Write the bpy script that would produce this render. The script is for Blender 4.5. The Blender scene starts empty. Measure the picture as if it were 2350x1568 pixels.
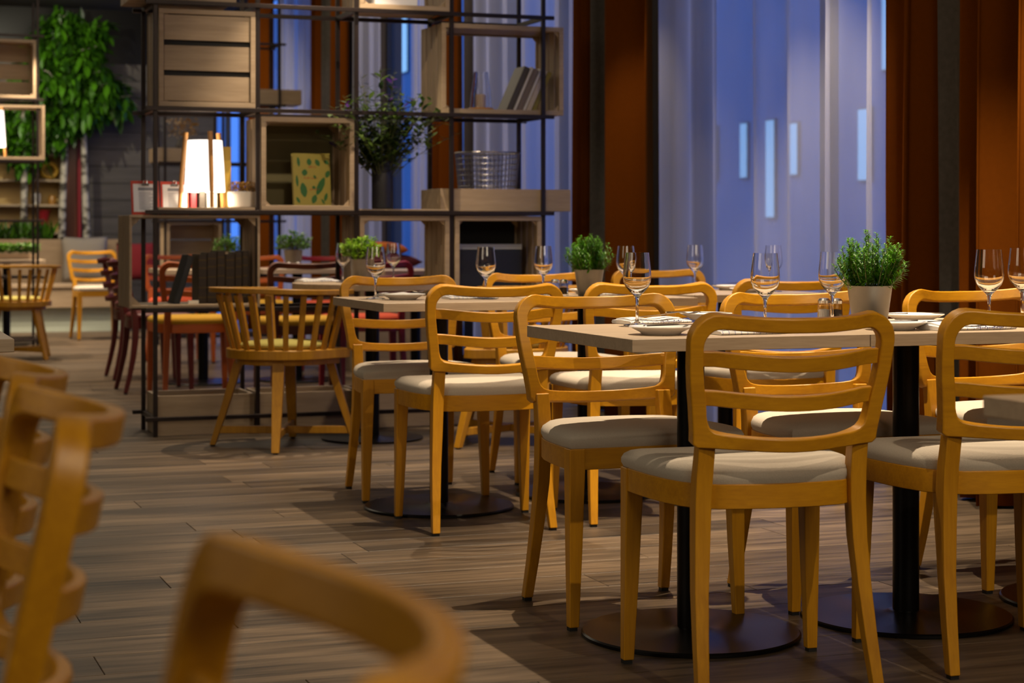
import bpy, bmesh, math, random
from mathutils import Vector, Matrix
random.seed(7)
R = math.radians
PI = math.pi
scene = bpy.context.scene
COL = scene.collection

# ------------------------------------------------------------------ camera
F_PX, HOR, CAM_H, YAW = 4290.0, 534.0, 0.968, R(20)
CY, SY = math.cos(YAW), math.sin(YAW)
cam_d = bpy.data.cameras.new('camera')
cam = bpy.data.objects.new('camera', cam_d)
COL.objects.link(cam)
cam.location = (0, 0, CAM_H)
cam.rotation_euler = (R(90), 0, -YAW)
cam_d.sensor_width = 36
cam_d.lens = F_PX * 36 / 2350
cam_d.shift_y = (HOR - 784) / 2350
cam_d.clip_start = 0.05
cam_d.clip_end = 200
cam_d.dof.use_dof = True
cam_d.dof.focus_distance = 4.7
cam_d.dof.aperture_fstop = 5.6
scene.camera = cam

# ------------------------------------------------------------------ view, world, lamps
scene.view_settings.view_transform = 'Standard'
scene.view_settings.look = 'None'
scene.view_settings.gamma = 1
scene.view_settings.use_curve_mapping = False
scene.view_settings.exposure = -0.12
world = bpy.data.worlds.new('dusk')
scene.world = world
world.use_nodes = True
bg = world.node_tree.nodes['Background']
bg.inputs[0].default_value = (0.055, 0.17, 0.62, 1)
bg.inputs[1].default_value = 2.7
scene.cycles.max_bounces = 10
scene.cycles.transmission_bounces = 10
scene.cycles.transparent_max_bounces = 24

WARM = (1.0, 0.80, 0.56)


def spot(x, y, z, power, size=70, blend=0.35, radius=0.015, col=WARM, to=None):
    d = bpy.data.lights.new('ceiling_or_fill_spot', 'SPOT')
    d.energy = power
    d.color = col
    d.spot_size = R(size)
    d.spot_blend = blend
    d.shadow_soft_size = radius
    o = bpy.data.objects.new('ceiling_or_fill_spot', d)
    COL.objects.link(o)
    o.location = (x, y, z)
    t = Vector(to if to else (x, y, 0))
    o.rotation_euler = (t - o.location).to_track_quat('-Z', 'Y').to_euler()
    return o




def soft(x, y, z, to, power, sx, sy, col=(1.0, 0.83, 0.60)):
    d = bpy.data.lights.new('area_fill', 'AREA')
    d.energy = power
    d.color = col
    d.shape = 'RECTANGLE'
    d.size, d.size_y = sx, sy
    o = bpy.data.objects.new('area_fill', d)
    COL.objects.link(o)
    o.location = (x, y, z)
    o.rotation_euler = (Vector(to) - o.location).to_track_quat('-Z', 'Y').to_euler()
    return o


ZC = 3.45
# added area fills near the ceiling for soft ambient light, front and far
soft(1.9, -1.2, 3.0, (2.3, 4.6, 0.4), 78, 3.0, 1.5)
soft(-3.4, 3.0, 2.9, (2.0, 4.8, 0.6), 62, 2.5, 2.5)  # added fill from the left for left-facing edges
soft(0.8, 5.0, 3.15, (0.8, 5.0, 0), 10, 5.0, 5.0)
soft(1.5, 12.5, 3.15, (1.5, 12.5, 0), 100, 5.0, 5.0)
soft(1.2, 17.5, 3.15, (1.5, 19.4, 0), 130, 4.0, 3.0)
# spots over the two table rows
for x, y, w in ((2.25, 4.75, 430), (3.35, 4.75, 430), (2.25, 6.75, 270), (3.35, 6.85, 270)):
    spot(x, y, 3.0, w, 66, 0.5)
# spots along the aisle and around the divider
spot(0.75, 7.3, 3.0, 115, 58, 0.6)
spot(2.3, 8.55, 3.0, 260, 62, 0.5)
spot(3.2, 8.0, 3.0, 90, 60, 0.5)
spot(2.1, 7.1, 3.2, 95, 50, 0.8, to=(2.4, 8.95, 1.45))  # added fill spot to brighten the crate fronts
spot(0.3, 4.6, 3.0, 18, 56, 0.7)
spot(0.7, 2.2, 3.0, 34, 50, 0.6, to=(1.8, 2.0, 0.7))  # added spot to lift the tabletop corner at the right edge
spot(1.9, 1.4, 3.0, 120, 70, 0.6, to=(2.0, 3.2, 0.5))  # added fill spot on the backs of the front chairs
spot(0.9, 0.0, 3.0, 38, 60, 0.7, to=(0.1, 1.5, 0.7))  # added spot to brighten the closest chairs
# added row of spots brightening the curtains from inside, not known fixtures
for y in (7.0, 8.4, 10.2, 11.6, 13.4, 15.2, 16.8):
    spot(3.3, y, 3.1, 13, 60, 0.8, col=(1.0, 0.86, 0.92), to=(4.0, y, 0.1))
for x, y in ((1.9, 10.6), (2.9, 11.0), (2.2, 12.8), (1.0, 12.2)):
    spot(x, y, 3.0, 120, 66)
for x, y in ((1.7, 15.4), (2.2, 17.0), (1.0, 17.4), (0.8, 14.2)):
    spot(x, y, 3.0, 330, 70)
spot(1.3, 18.0, 3.35, 210, 56, 0.6, col=(1.0, 0.96, 0.72), to=(2.3, 20.4, 2.5))  # added spot to brighten the tree canopy
spot(3.2, 8.3, 3.2, 90, 26, 0.8, to=(3.95, 8.85, 1.2))


# ------------------------------------------------------------------ helpers


def to_world(px, py, Y):
    X = (px - 1175) / F_PX * Y
    return Vector((X * CY + Y * SY, -X * SY + Y * CY, CAM_H - (py - HOR) * Y / F_PX))


def on_z(px, py, z):
    Y = F_PX * (CAM_H - z) / (py - HOR)
    return to_world(px, py, Y)


def on_gy(px, py, gy):
    t = (px - 1175) / F_PX
    return to_world(px, py, gy / (CY - SY * t))


def on_gx(px, py, gx):
    t = (px - 1175) / F_PX
    return to_world(px, py, gx / (SY + CY * t))


def link(o, parent=None):
    COL.objects.link(o)
    if parent is not None:
        o.parent = parent
    return o


def empty(name, loc=(0, 0, 0), rz=0.0, label=None, cat=None, group=None):
    o = bpy.data.objects.new(name, None)
    COL.objects.link(o)
    o.location = loc
    o.rotation_euler = (0, 0, rz)
    o.empty_display_size = 0.05
    return tag(o, label, cat, group)


def tag(o, label=None, cat=None, group=None, kind=None):
    if label:
        o['label'] = label
    if cat:
        o['category'] = cat
    if group:
        o['group'] = group
    if kind:
        o['kind'] = kind
    return o


def fin(name, bm, mat, parent=None, smooth=False, bevel=0.0, seg=2, angle=40, loc=None, sub=0):
    me = bpy.data.meshes.new(name)
    bmesh.ops.recalc_face_normals(bm, faces=bm.faces)
    bm.to_mesh(me)
    bm.free()
    if mat is not None:
        me.materials.append(mat)
    if smooth or bevel:
        for p in me.polygons:
            p.use_smooth = True
    o = bpy.data.objects.new(name, me)
    link(o, parent)
    if loc is not None:
        o.location = loc
    if bevel:
        m = o.modifiers.new('bevel', 'BEVEL')
        m.width = bevel
        m.segments = seg
        m.limit_method = 'ANGLE'
        m.angle_limit = R(angle)
        m.harden_normals = True
    if sub:
        m = o.modifiers.new('sub', 'SUBSURF')
        m.levels = sub
        m.render_levels = sub
    if smooth and not bevel and not sub:
        try:
            me.set_sharp_from_angle(angle=R(angle))
        except Exception:
            pass
    return o


def copy_tree(o, parent=None):
    c = o.copy()
    COL.objects.link(c)
    c.parent = parent
    for ch in list(o.children):
        copy_tree(ch, c)
    return c


def box(bm, x0, x1, y0, y1, z0, z1, M=None):
    vs = [bm.verts.new(Vector(p) if M is None else M @ Vector(p)) for p in
          ((x0, y0, z0), (x1, y0, z0), (x1, y1, z0), (x0, y1, z0), (x0, y0, z1), (x1, y0, z1), (x1, y1, z1), (x0, y1, z1))]
    for f in ((0, 3, 2, 1), (4, 5, 6, 7), (0, 1, 5, 4), (1, 2, 6, 5), (2, 3, 7, 6), (3, 0, 4, 7)):
        bm.faces.new([vs[i] for i in f])
    return vs


def boxo(name, x0, x1, y0, y1, z0, z1, mat, parent=None, bevel=0.0, seg=1, M=None):
    bm = bmesh.new()
    box(bm, x0, x1, y0, y1, z0, z1, M)
    return fin(name, bm, mat, parent, bevel=bevel, seg=seg)


def lathe(bm, prof, n=32, M=None, cap0=True, cap1=True):
    rings = []
    for r, z in prof:
        ring = []
        for i in range(n):
            a = 2 * PI * i / n
            p = Vector((r * math.cos(a), r * math.sin(a), z))
            ring.append(bm.verts.new(p if M is None else M @ p))
        rings.append(ring)
    for a, b in zip(rings[:-1], rings[1:]):
        for i in range(n):
            j = (i + 1) % n
            bm.faces.new((a[i], a[j], b[j], b[i]))
    if cap0:
        bm.faces.new(rings[0][::-1])
    if cap1:
        bm.faces.new(rings[-1])
    return rings


def tube(bm, pts, r, n=8, closed=False, cap=True):
    pts = [Vector(p) for p in pts]
    rs = r if isinstance(r, (list, tuple)) else [r] * len(pts)
    rings = []
    up = None
    N = len(pts)
    for i, p in enumerate(pts):
        if closed:
            d = pts[(i + 1) % N] - pts[i - 1]
        else:
            d = pts[min(i + 1, N - 1)] - pts[max(i - 1, 0)]
        d.normalize()
        if up is None:
            up = d.orthogonal().normalized()
        up = (up - d * up.dot(d)).normalized()
        s = d.cross(up)
        rings.append([bm.verts.new(p + (up * math.cos(2 * PI * k / n) + s * math.sin(2 * PI * k / n)) * rs[i]) for k in range(n)])
    pairs = list(zip(rings[:-1], rings[1:]))
    if closed:
        pairs.append((rings[-1], rings[0]))
    for a, b in pairs:
        for k in range(n):
            j = (k + 1) % n
            bm.faces.new((a[k], a[j], b[j], b[k]))
    if cap and not closed:
        bm.faces.new(rings[0][::-1])
        bm.faces.new(rings[-1])


def sweep(bm, secs, cap=True, closed=False):
    """secs: list of equal-length closed cross-sections (lists of Vectors)."""
    rings = [[bm.verts.new(p) for p in s] for s in secs]
    n = len(rings[0])
    pairs = list(zip(rings[:-1], rings[1:]))
    if closed:
        pairs.append((rings[-1], rings[0]))
    for a, b in pairs:
        for k in range(n):
            j = (k + 1) % n
            bm.faces.new((a[k], a[j], b[j], b[k]))
    if cap and not closed:
        bm.faces.new(rings[0][::-1])
        bm.faces.new(rings[-1])
    return rings


def prism(bm, pts, z0, z1, M=None):
    a = [bm.verts.new(Vector((p[0], p[1], z0)) if M is None else M @ Vector((p[0], p[1], z0))) for p in pts]
    b = [bm.verts.new(Vector((p[0], p[1], z1)) if M is None else M @ Vector((p[0], p[1], z1))) for p in pts]
    n = len(pts)
    bm.faces.new(a[::-1])
    bm.faces.new(b)
    for i in range(n):
        j = (i + 1) % n
        bm.faces.new((a[i], a[j], b[j], b[i]))


# ------------------------------------------------------------------ materials


def lin(r, g, b):
    def f(c):
        c /= 255
        return c / 12.92 if c <= 0.04045 else ((c + 0.055) / 1.055) ** 2.4
    return (f(r), f(g), f(b), 1)


def new_mat(name):
    m = bpy.data.materials.new(name)
    m.use_nodes = True
    nt = m.node_tree
    return m, nt, nt.nodes['Principled BSDF']


def plain(name, col, rough=0.5, metal=0.0, emit=None, es=0.0, var=0.0, scale=20, bump=0.0, coat=0.0, rand=0.0, spec=None):
    m, nt, b = new_mat(name)
    N, L = nt.nodes, nt.links
    b.inputs['Base Color'].default_value = col
    b.inputs['Roughness'].default_value = rough
    b.inputs['Metallic'].default_value = metal
    if spec is not None:
        b.inputs['Specular IOR Level'].default_value = spec
    if coat:
        b.inputs['Coat Weight'].default_value = coat
    if emit:
        b.inputs['Emission Color'].default_value = emit
        b.inputs['Emission Strength'].default_value = es
    if var or bump:
        tc = N.new('ShaderNodeTexCoord')
        no = N.new('ShaderNodeTexNoise')
        no.inputs['Scale'].default_value = scale
        no.inputs['Detail'].default_value = 5
        L.new(tc.outputs['Object'], no.inputs['Vector'])
        if var:
            mp = N.new('ShaderNodeMapRange')
            mp.inputs[3].default_value = 1 - var
            mp.inputs[4].default_value = 1 + var
            L.new(no.outputs[0], mp.inputs[0])
            hs = N.new('ShaderNodeHueSaturation')
            hs.inputs['Color'].default_value = col
            if rand:
                oi = N.new('ShaderNodeObjectInfo')
                mr = N.new('ShaderNodeMapRange')
                mr.inputs[3].default_value = 1 - rand
                mr.inputs[4].default_value = 1 + rand
                L.new(oi.outputs['Random'], mr.inputs[0])
                mu = N.new('ShaderNodeMath')
                mu.operation = 'MULTIPLY'
                L.new(mp.outputs[0], mu.inputs[0])
                L.new(mr.outputs[0], mu.inputs[1])
                L.new(mu.outputs[0], hs.inputs['Value'])
            else:
                L.new(mp.outputs[0], hs.inputs['Value'])
            L.new(hs.outputs[0], b.inputs['Base Color'])
        if bump:
            bu = N.new('ShaderNodeBump')
            bu.inputs['Strength'].default_value = bump
            bu.inputs['Distance'].default_value = 0.002
            L.new(no.outputs[0], bu.inputs['Height'])
            L.new(bu.outputs[0], b.inputs['Normal'])
    return m


def wood(name, c0, c1, axis='X', scale=1.0, rough=0.45, rand=0.12, streak=0.5, spec=0.5, bump=0.15):
    """grain stretched along one object axis"""
    m, nt, b = new_mat(name)
    N, L = nt.nodes, nt.links
    tc = N.new('ShaderNodeTexCoord')
    oi = N.new('ShaderNodeObjectInfo')
    mp = N.new('ShaderNodeMapping')
    s = [9 * scale] * 3
    s['XYZ'.index(axis)] = 0.7 * scale
    mp.inputs['Scale'].default_value = s
    ad = N.new('ShaderNodeVectorMath')
    ad.operation = 'ADD'
    L.new(tc.outputs['Object'], mp.inputs['Vector'])
    L.new(mp.outputs[0], ad.inputs[0])
    cv = N.new('ShaderNodeVectorMath')
    cv.operation = 'SCALE'
    cv.inputs[0].default_value = (37, 19, 53)
    L.new(oi.outputs['Random'], cv.inputs['Scale'])
    L.new(cv.outputs[0], ad.inputs[1])
    n1 = N.new('ShaderNodeTexNoise')
    n1.inputs['Scale'].default_value = 2.2
    n1.inputs['Detail'].default_value = 6
    n1.inputs['Distortion'].default_value = 0.6
    L.new(ad.outputs[0], n1.inputs['Vector'])
    n2 = N.new('ShaderNodeTexNoise')
    n2.inputs['Scale'].default_value = 11
    n2.inputs['Detail'].default_value = 3
    L.new(ad.outputs[0], n2.inputs['Vector'])
    mx = N.new('ShaderNodeMix')
    mx.data_type = 'FLOAT'
    mx.inputs[0].default_value = 0.4
    L.new(n1.outputs[0], mx.inputs[2])
    L.new(n2.outputs[0], mx.inputs[3])
    cr = N.new('ShaderNodeValToRGB')
    cr.color_ramp.elements[0].position = 0.5 - 0.25 * streak - 0.08
    cr.color_ramp.elements[1].position = 0.5 + 0.25 * streak + 0.05
    cr.color_ramp.elements[0].color = c0
    cr.color_ramp.elements[1].color = c1
    L.new(mx.outputs[0], cr.inputs[0])
    hs = N.new('ShaderNodeHueSaturation')
    mr = N.new('ShaderNodeMapRange')
    mr.inputs[3].default_value = 1 - rand
    mr.inputs[4].default_value = 1 + rand
    L.new(oi.outputs['Random'], mr.inputs[0])
    L.new(mr.outputs[0], hs.inputs['Value'])
    L.new(cr.outputs[0], hs.inputs['Color'])
    L.new(hs.outputs[0], b.inputs['Base Color'])
    b.inputs['Roughness'].default_value = rough
    b.inputs['Specular IOR Level'].default_value = spec
    if bump:
        bu = N.new('ShaderNodeBump')
        bu.inputs['Strength'].default_value = bump
        bu.inputs['Distance'].default_value = 0.001
        L.new(n2.outputs[0], bu.inputs['Height'])
        L.new(bu.outputs[0], b.inputs['Normal'])
    return m


CH0, CH1 = (0.37, 0.149, 0.004, 1), (0.64, 0.300, 0.008, 1)
M_CHX = wood('chair_wood_x', CH0, CH1, 'X', 1.6, 0.38, 0.05, 0.9)
M_CHZ = wood('chair_wood_z', CH0, CH1, 'Z', 1.6, 0.38, 0.05, 0.9)
M_FLOOR = wood('floor_wood', (0.014, 0.0095, 0.006, 1), (0.155, 0.108, 0.068, 1), 'X', 0.5, 0.46, 0.36, 0.36, 0.30, 0.1)
M_TABLE = wood('table_wood', (0.36, 0.26, 0.17, 1), (0.55, 0.42, 0.29, 1), 'X', 2.2, 0.42, 0.03, 0.8)
M_TABLEY = wood('table_wood_y', (0.36, 0.26, 0.17, 1), (0.55, 0.42, 0.29, 1), 'Y', 2.2, 0.42, 0.03, 0.8)
M_CRATE = wood('crate_wood', (0.27, 0.19, 0.115, 1), (0.42, 0.31, 0.20, 1), 'X', 1.4, 0.55, 0.08, 0.7)
M_CRATEZ = wood('crate_wood_z', (0.27, 0.19, 0.115, 1), (0.42, 0.31, 0.20, 1), 'Z', 1.4, 0.55, 0.08, 0.7)
M_WALLB = wood('wall_boards', (0.045, 0.036, 0.031, 1), (0.10, 0.082, 0.072, 1), 'X', 0.6, 0.6, 0.15, 0.7)
M_STEEL = plain('bronze_steel', (0.030, 0.021, 0.020, 1), 0.38, 0.6, var=0.15, scale=30)
M_BLACK = plain('black_metal', (0.004, 0.0035, 0.0035, 1), 0.3, 0.0, var=0.15, scale=40, spec=0.22)
M_GLIDE = plain('glide_plastic', (0.01, 0.01, 0.01, 1), 0.5)
M_FABRIC = plain('seat_fabric', (0.50, 0.44, 0.365, 1), 0.9, var=0.12, scale=260, bump=0.3, spec=0.15)
M_WHITE = plain('white_china', (0.78, 0.76, 0.73, 1), 0.12)
M_CUTLERY = plain('cutlery_steel', (0.62, 0.60, 0.58, 1), 0.18, 1.0)
M_CEIL = plain('ceiling_paint', (0.055, 0.048, 0.045, 1), 0.8, var=0.2, scale=2)
M_WALL = plain('wall_paint', (0.11, 0.09, 0.075, 1), 0.8, var=0.1, scale=3)


def glass_mat(name, col=(1, 1, 1, 1), ior=1.45, rough=0.0):
    m, nt, b = new_mat(name)
    b.inputs['Base Color'].default_value = col
    b.inputs['Transmission Weight'].default_value = 1
    b.inputs['Roughness'].default_value = rough
    b.inputs['IOR'].default_value = ior
    return m


M_GLASS = glass_mat('clear_glass')


def sheer_mat():
    m, nt, b = new_mat('sheer_voile')
    N, L = nt.nodes, nt.links
    nt.nodes.remove(b)
    out = N['Material Output']
    tr = N.new('ShaderNodeBsdfTransparent')
    tl = N.new('ShaderNodeBsdfTranslucent')
    df = N.new('ShaderNodeBsdfDiffuse')
    for n in (tl, df):
        n.inputs[0].default_value = (0.80, 0.80, 0.86, 1)
    tr.inputs[0].default_value = (0.95, 0.96, 1, 1)
    a = N.new('ShaderNodeMixShader')
    a.inputs[0].default_value = 0.45
    L.new(tl.outputs[0], a.inputs[1])
    L.new(df.outputs[0], a.inputs[2])
    c = N.new('ShaderNodeMixShader')
    lw = N.new('ShaderNodeLayerWeight')
    lw.inputs[0].default_value = 0.5
    mr = N.new('ShaderNodeMapRange')
    mr.inputs[1].default_value = 0.25
    mr.inputs[2].default_value = 0.85
    mr.inputs[3].default_value = 0.52
    mr.inputs[4].default_value = 0.96
    L.new(lw.outputs['Facing'], mr.inputs[0])
    L.new(mr.outputs[0], c.inputs[0])
    L.new(tr.outputs[0], c.inputs[1])
    L.new(a.outputs[0], c.inputs[2])
    L.new(c.outputs[0], out.inputs[0])
    return m


M_SHEER = sheer_mat()
M_DRAPE = plain('orange_velvet', (0.135, 0.034, 0.001, 1), 0.9, var=0.12, scale=60, spec=0.05)
M_DRAPE_G = plain('grey_velvet', (0.085, 0.078, 0.07, 1), 0.9, var=0.3, scale=45, spec=0.05)

# ------------------------------------------------------------------ the room
X_L, X_R, Y_N, Y_B = -7.5, 4.12, -2.5, 21.1
floor = boxo('floor', X_L, X_R, Y_N, Y_B, -0.12, -0.006, plain('floor_bed', (0.05, 0.038, 0.03, 1), 0.7))
tag(floor, kind='structure')


def plank_mesh(L, W):
    bm = bmesh.new()
    vs = box(bm, 0, L, 0, W, -0.008, 0)
    e = [x for x in bm.edges if all(abs(v.co.z) < 1e-6 for v in x.verts)]
    bmesh.ops.bevel(bm, geom=e, offset=0.0012, segments=1, affect='EDGES')
    me = bpy.data.meshes.new('plank')
    bm.to_mesh(me)
    bm.free()
    me.materials.append(M_FLOOR)
    return me


PW, PL = 0.19, 1.42
pm = plank_mesh(PL - 0.002, PW - 0.002)
near = []
far_bm = bmesh.new()
rng = random.Random(5)
y = Y_N
row = 0
while y < Y_B - 0.05:
    off = rng.uniform(-PL, 0)
    x = X_L + off
    while x < X_R:
        cx, cyy = x + PL / 2, y + PW / 2
        Yd = cx * SY + cyy * CY
        Xd = cx * CY - cyy * SY
        ok = x > X_L and x + PL < X_R and Yd > 2.6 and abs(Xd / Yd) < 0.36 and y < 11.6
        if ok:
            near.append((x, y))
        else:
            xa, xb = max(x, X_L), min(x + PL, X_R)
            if xb - xa > 0.02:
                box(far_bm, xa, xb - 0.002, y, y + PW - 0.002, -0.008, 0)
        x += PL
    y += PW
    row += 1
near.sort(key=lambda p: p[1])
for i, (x, y) in enumerate(near):
    if i < 295:
        o = bpy.data.objects.new('plank', pm)
        link(o, floor)
        o.location = (x, y, 0)
    else:
        box(far_bm, x, x + PL - 0.002, y, y + PW - 0.002, -0.008, 0)
fp = fin('far_planks', far_bm, M_FLOOR, floor)
tag(fp, kind='stuff')

ceil = boxo('ceiling', X_L, X_R + 0.2, Y_N, Y_B + 0.2, ZC, ZC + 0.1, M_CEIL)
tag(ceil, kind='structure')
wl = boxo('wall_left', X_L - 0.1, X_L, Y_N, Y_B, -0.12, ZC, M_WALL)
tag(wl, kind='structure')
wn = boxo('wall_near', X_L, X_R, Y_N - 0.1, Y_N, -0.12, ZC, M_WALL)
tag(wn, kind='structure')
# back wall of wide horizontal boards below a dark soffit
wb = boxo('wall_back', X_L, X_R, Y_B + 0.03, Y_B + 0.13, -0.12, ZC, M_BLACK)
tag(wb, kind='structure')
z = 0.0
rngb = random.Random(3)
while z < 2.8:
    h = 0.19
    boxo('board', X_L + 0.01, -2.0 - 0.002, Y_B, Y_B + 0.03, z + 0.004, z + h - 0.004, M_WALLB, wb)
    boxo('board', -2.0 + 0.002, X_R - 0.01, Y_B, Y_B + 0.03, z + 0.004, z + h - 0.004, M_WALLB, wb)
    z += h

# ------------------------------------------------------------------ chairs
A_RECL = R(11.5)
S_V = Vector((0, math.sin(A_RECL), math.cos(A_RECL)))
N_V = Vector((0, math.cos(A_RECL), -math.sin(A_RECL)))
P0 = Vector((0, 0.207, 0.529))


def bulge(u):
    return 0.060 * max(0.0, 1 - (u / 0.180) ** 2) ** 1.15


def bpnt(u, s, n):
    return P0 + Vector((u, 0, 0)) + S_V * s + N_V * (n + bulge(u))


ST = [((0, -.002), (0, .028)), ((.035, -.002), (.035, .028)), ((.07, -.002), (.07, .028)), ((.105, -.002), (.105, .028)),
      ((.135, -.003), (.135, .028)), ((.165, -.004), (.150, .029)), ((.199, -.004), (.163, .0315)), ((.208, .005), (.174, .040)),
      ((.2095, .03), (.1785, .052)), ((.212, .05), (.181, .062)), ((.2165, .085), (.185, .095)), ((.222, .12), (.1915, .13)),
      ((.227, .165), (.197, .17)), ((.230, .221), (.199, .210))]
for k in range(1, 7):
    a = PI / 2 * k / 6
    ST.append(((.17 + .06 * math.cos(a), .221 + .06 * math.sin(a)), (.159 + .04 * math.cos(a), .210 + .04 * math.sin(a))))
ST += [((u_, .281 + .003 * (1 - u_ / .13)), (u_, .250 + .002 * (1 - u_ / .13))) for u_ in (.13, .10, .067, .033, 0)]
LOOP = ST + [((-o[0], o[1]), (-i[0], i[1])) for o, i in ST[-2:0:-1]]

SEAT = [(-.236, -.151), (-.2345, -.07), (-.229, .01), (-.219, .08), (-.203, .135), (-.178, .178), (-.14, .202), (-.08, .216), (0, .221)]
SEAT = SEAT + [(-x, y) for x, y in SEAT[-2::-1]]


def offset_poly(pts, d):
    out = []
    n = len(pts)
    for i in range(n):
        a, b, c = Vector(pts[i - 1]), Vector(pts[i]), Vector(pts[(i + 1) % n])
        n1 = Vector((-(b - a).y, (b - a).x)).normalized()
        n2 = Vector((-(c - b).y, (c - b).x)).normalized()
        m = (n1 + n2)
        m = m / max(0.3, m.dot(n1))
        out.append(tuple(b + m * d))
    return out


def seat_cushion_bm():
    bm = bmesh.new()
    base = SEAT[::-1]      # make it counter clockwise
    area = sum(base[i - 1][0] * base[i][1] - base[i][0] * base[i - 1][1] for i in range(len(base)))
    if area < 0:
        base = base[::-1]
    lv = [(0.006, 0.441), (0.001, 0.452), (0.001, 0.462), (0.006, 0.472), (0.018, 0.480), (0.035, 0.4845)]
    rings = []
    for d, z in lv:
        rings.append([bm.verts.new((p[0], p[1], z)) for p in offset_poly(base, d)])
    inner = offset_poly(base, 0.035)
    for k, z in ((0.75, 0.4875), (0.45, 0.4892), (0.15, 0.4898)):
        rings.append([bm.verts.new((p[0] * k, 0.03 + (p[1] - 0.03) * k, z)) for p in inner])
    n = len(base)
    for a, b in zip(rings[:-1], rings[1:]):
        for i in range(n):
            j = (i + 1) % n
            bm.faces.new((a[i], a[j], b[j], b[i]))
    bm.faces.new(rings[0][::-1])
    bm.faces.new(rings[-1])
    return bm


def apron_bm():
    bm = bmesh.new()
    base = SEAT
    area = sum(base[i - 1][0] * base[i][1] - base[i][0] * base[i - 1][1] for i in range(len(base)))
    if area < 0:
        base = base[::-1]
    o = offset_poly(base, 0.002)
    i_ = offset_poly(base, 0.022)
    n = len(base)
    V = [[bm.verts.new((p[0], p[1], z)) for p in pts] for pts, z in ((o, .390), (o, .442), (i_, .442), (i_, .390))]
    for k in range(4):
        a, b = V[k], V[(k + 1) % 4]
        for i in range(n):
            j = (i + 1) % n
            bm.faces.new((a[i], a[j], b[j], b[i]))
    return bm


def make_chair():
    root = empty('ladder_back_chair')
    bm = bmesh.new()
    N = len(LOOP)
    V = []
    for (o, i) in LOOP:
        # rails are thinner than the posts they run into
        k_ = min(1.0, max(0.0, (abs(i[0]) - .10) / .055)) if (i[1] < .033 or i[1] > .244) else 1.0
        n0, n1 = -.003 - .010 * k_, .015 + .004 * k_
        V.append([bm.verts.new(bpnt(*o, n0)), bm.verts.new(bpnt(*o, n1)), bm.verts.new(bpnt(*i, n1)), bm.verts.new(bpnt(*i, n0))])
    for k in range(N):
        a, b = V[k], V[(k + 1) % N]
        for q in range(4):
            bm.faces.new((a[q], a[(q + 1) % 4], b[(q + 1) % 4], b[q]))
    fin('back_frame', bm, M_CHX, root, bevel=.0045, seg=2, angle=45)
    for s0, hw in ((.085, .192), (.168, .199)):
        bm = bmesh.new()
        secs = []
        for k in range(15):
            u = -hw + 2 * hw * k / 14
            secs.append([bpnt(u, s0, -.004), bpnt(u, s0, .010), bpnt(u, s0 + .033, .010), bpnt(u, s0 + .033, -.004)])
        sweep(bm, secs)
        fin('slat', bm, M_CHX, root, bevel=.003, seg=2, angle=45)
    fin('seat_frame', apron_bm(), M_CHX, root, bevel=.002, seg=1)
    fin('seat_cushion', seat_cushion_bm(), M_FABRIC, root, smooth=True, angle=50)
    for sx in (-1, 1):
        # front leg: square at the apron, tapering on its inner faces
        bm = bmesh.new()
        secs = []
        for z, w in ((.442, .041), (.386, .041), (.20, .034), (.008, .025)):
            x0, y0 = .2365, -.1525
            secs.append([Vector((sx * x0, y0, z)), Vector((sx * (x0 - w), y0, z)), Vector((sx * (x0 - w), y0 + w, z)), Vector((sx * x0, y0 + w, z))])
        sweep(bm, secs)
        lg = fin('leg', bm, M_CHZ, root, bevel=.003, seg=2)
        boxo('glide', sx * .2255 - .010, sx * .2255 + .010, -.151 + .001, -.151 + .021, 0, .009, M_GLIDE, lg)
        bm = bmesh.new()
        secs = []
        for z, cu, cv, wu, wv in ((.548, .1735, .2095, .037, .030), (.50, .174, .200, .037, .033), (.455, .175, .192, .037, .036), (.40, .1765, .188, .036, .037),
                                  (.32, .179, .191, .034, .036), (.22, .185, .203, .031, .033), (.11, .191, .225, .028, .029), (.008, .197, .250, .025, .026)):
            secs.append([Vector((sx * (cu - wu / 2), cv - wv / 2, z)), Vector((sx * (cu + wu / 2), cv - wv / 2, z)),
                         Vector((sx * (cu + wu / 2), cv + wv / 2, z)), Vector((sx * (cu - wu / 2), cv + wv / 2, z))])
        sweep(bm, secs)
        lg = fin('leg', bm, M_CHZ, root, bevel=.003, seg=2, angle=45)
        boxo('glide', sx * .197 - .010, sx * .197 + .010, .250 - .010, .250 + .010, 0, .009, M_GLIDE, lg)
    return root


chair0 = make_chair()
chair_used = [False]


def repaint(root, table):
    for o in [root] + list(root.children_recursive):
        if o.type == 'MESH' and o.material_slots and o.material_slots[0].material in table:
            mt = table[o.material_slots[0].material]
            o.material_slots[0].link = 'OBJECT'
            o.material_slots[0].material = mt


def place_chair(x, y, deg, label, group=None, paint=None, name=None):
    if not chair_used[0]:
        chair_used[0] = True
        c = chair0
    else:
        c = copy_tree(chair0)
    c.location = (x, y, 0)
    c.rotation_euler = (0, 0, R(deg))
    tag(c, label, 'chair', group)
    if paint:
        repaint(c, paint)
    return c


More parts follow.
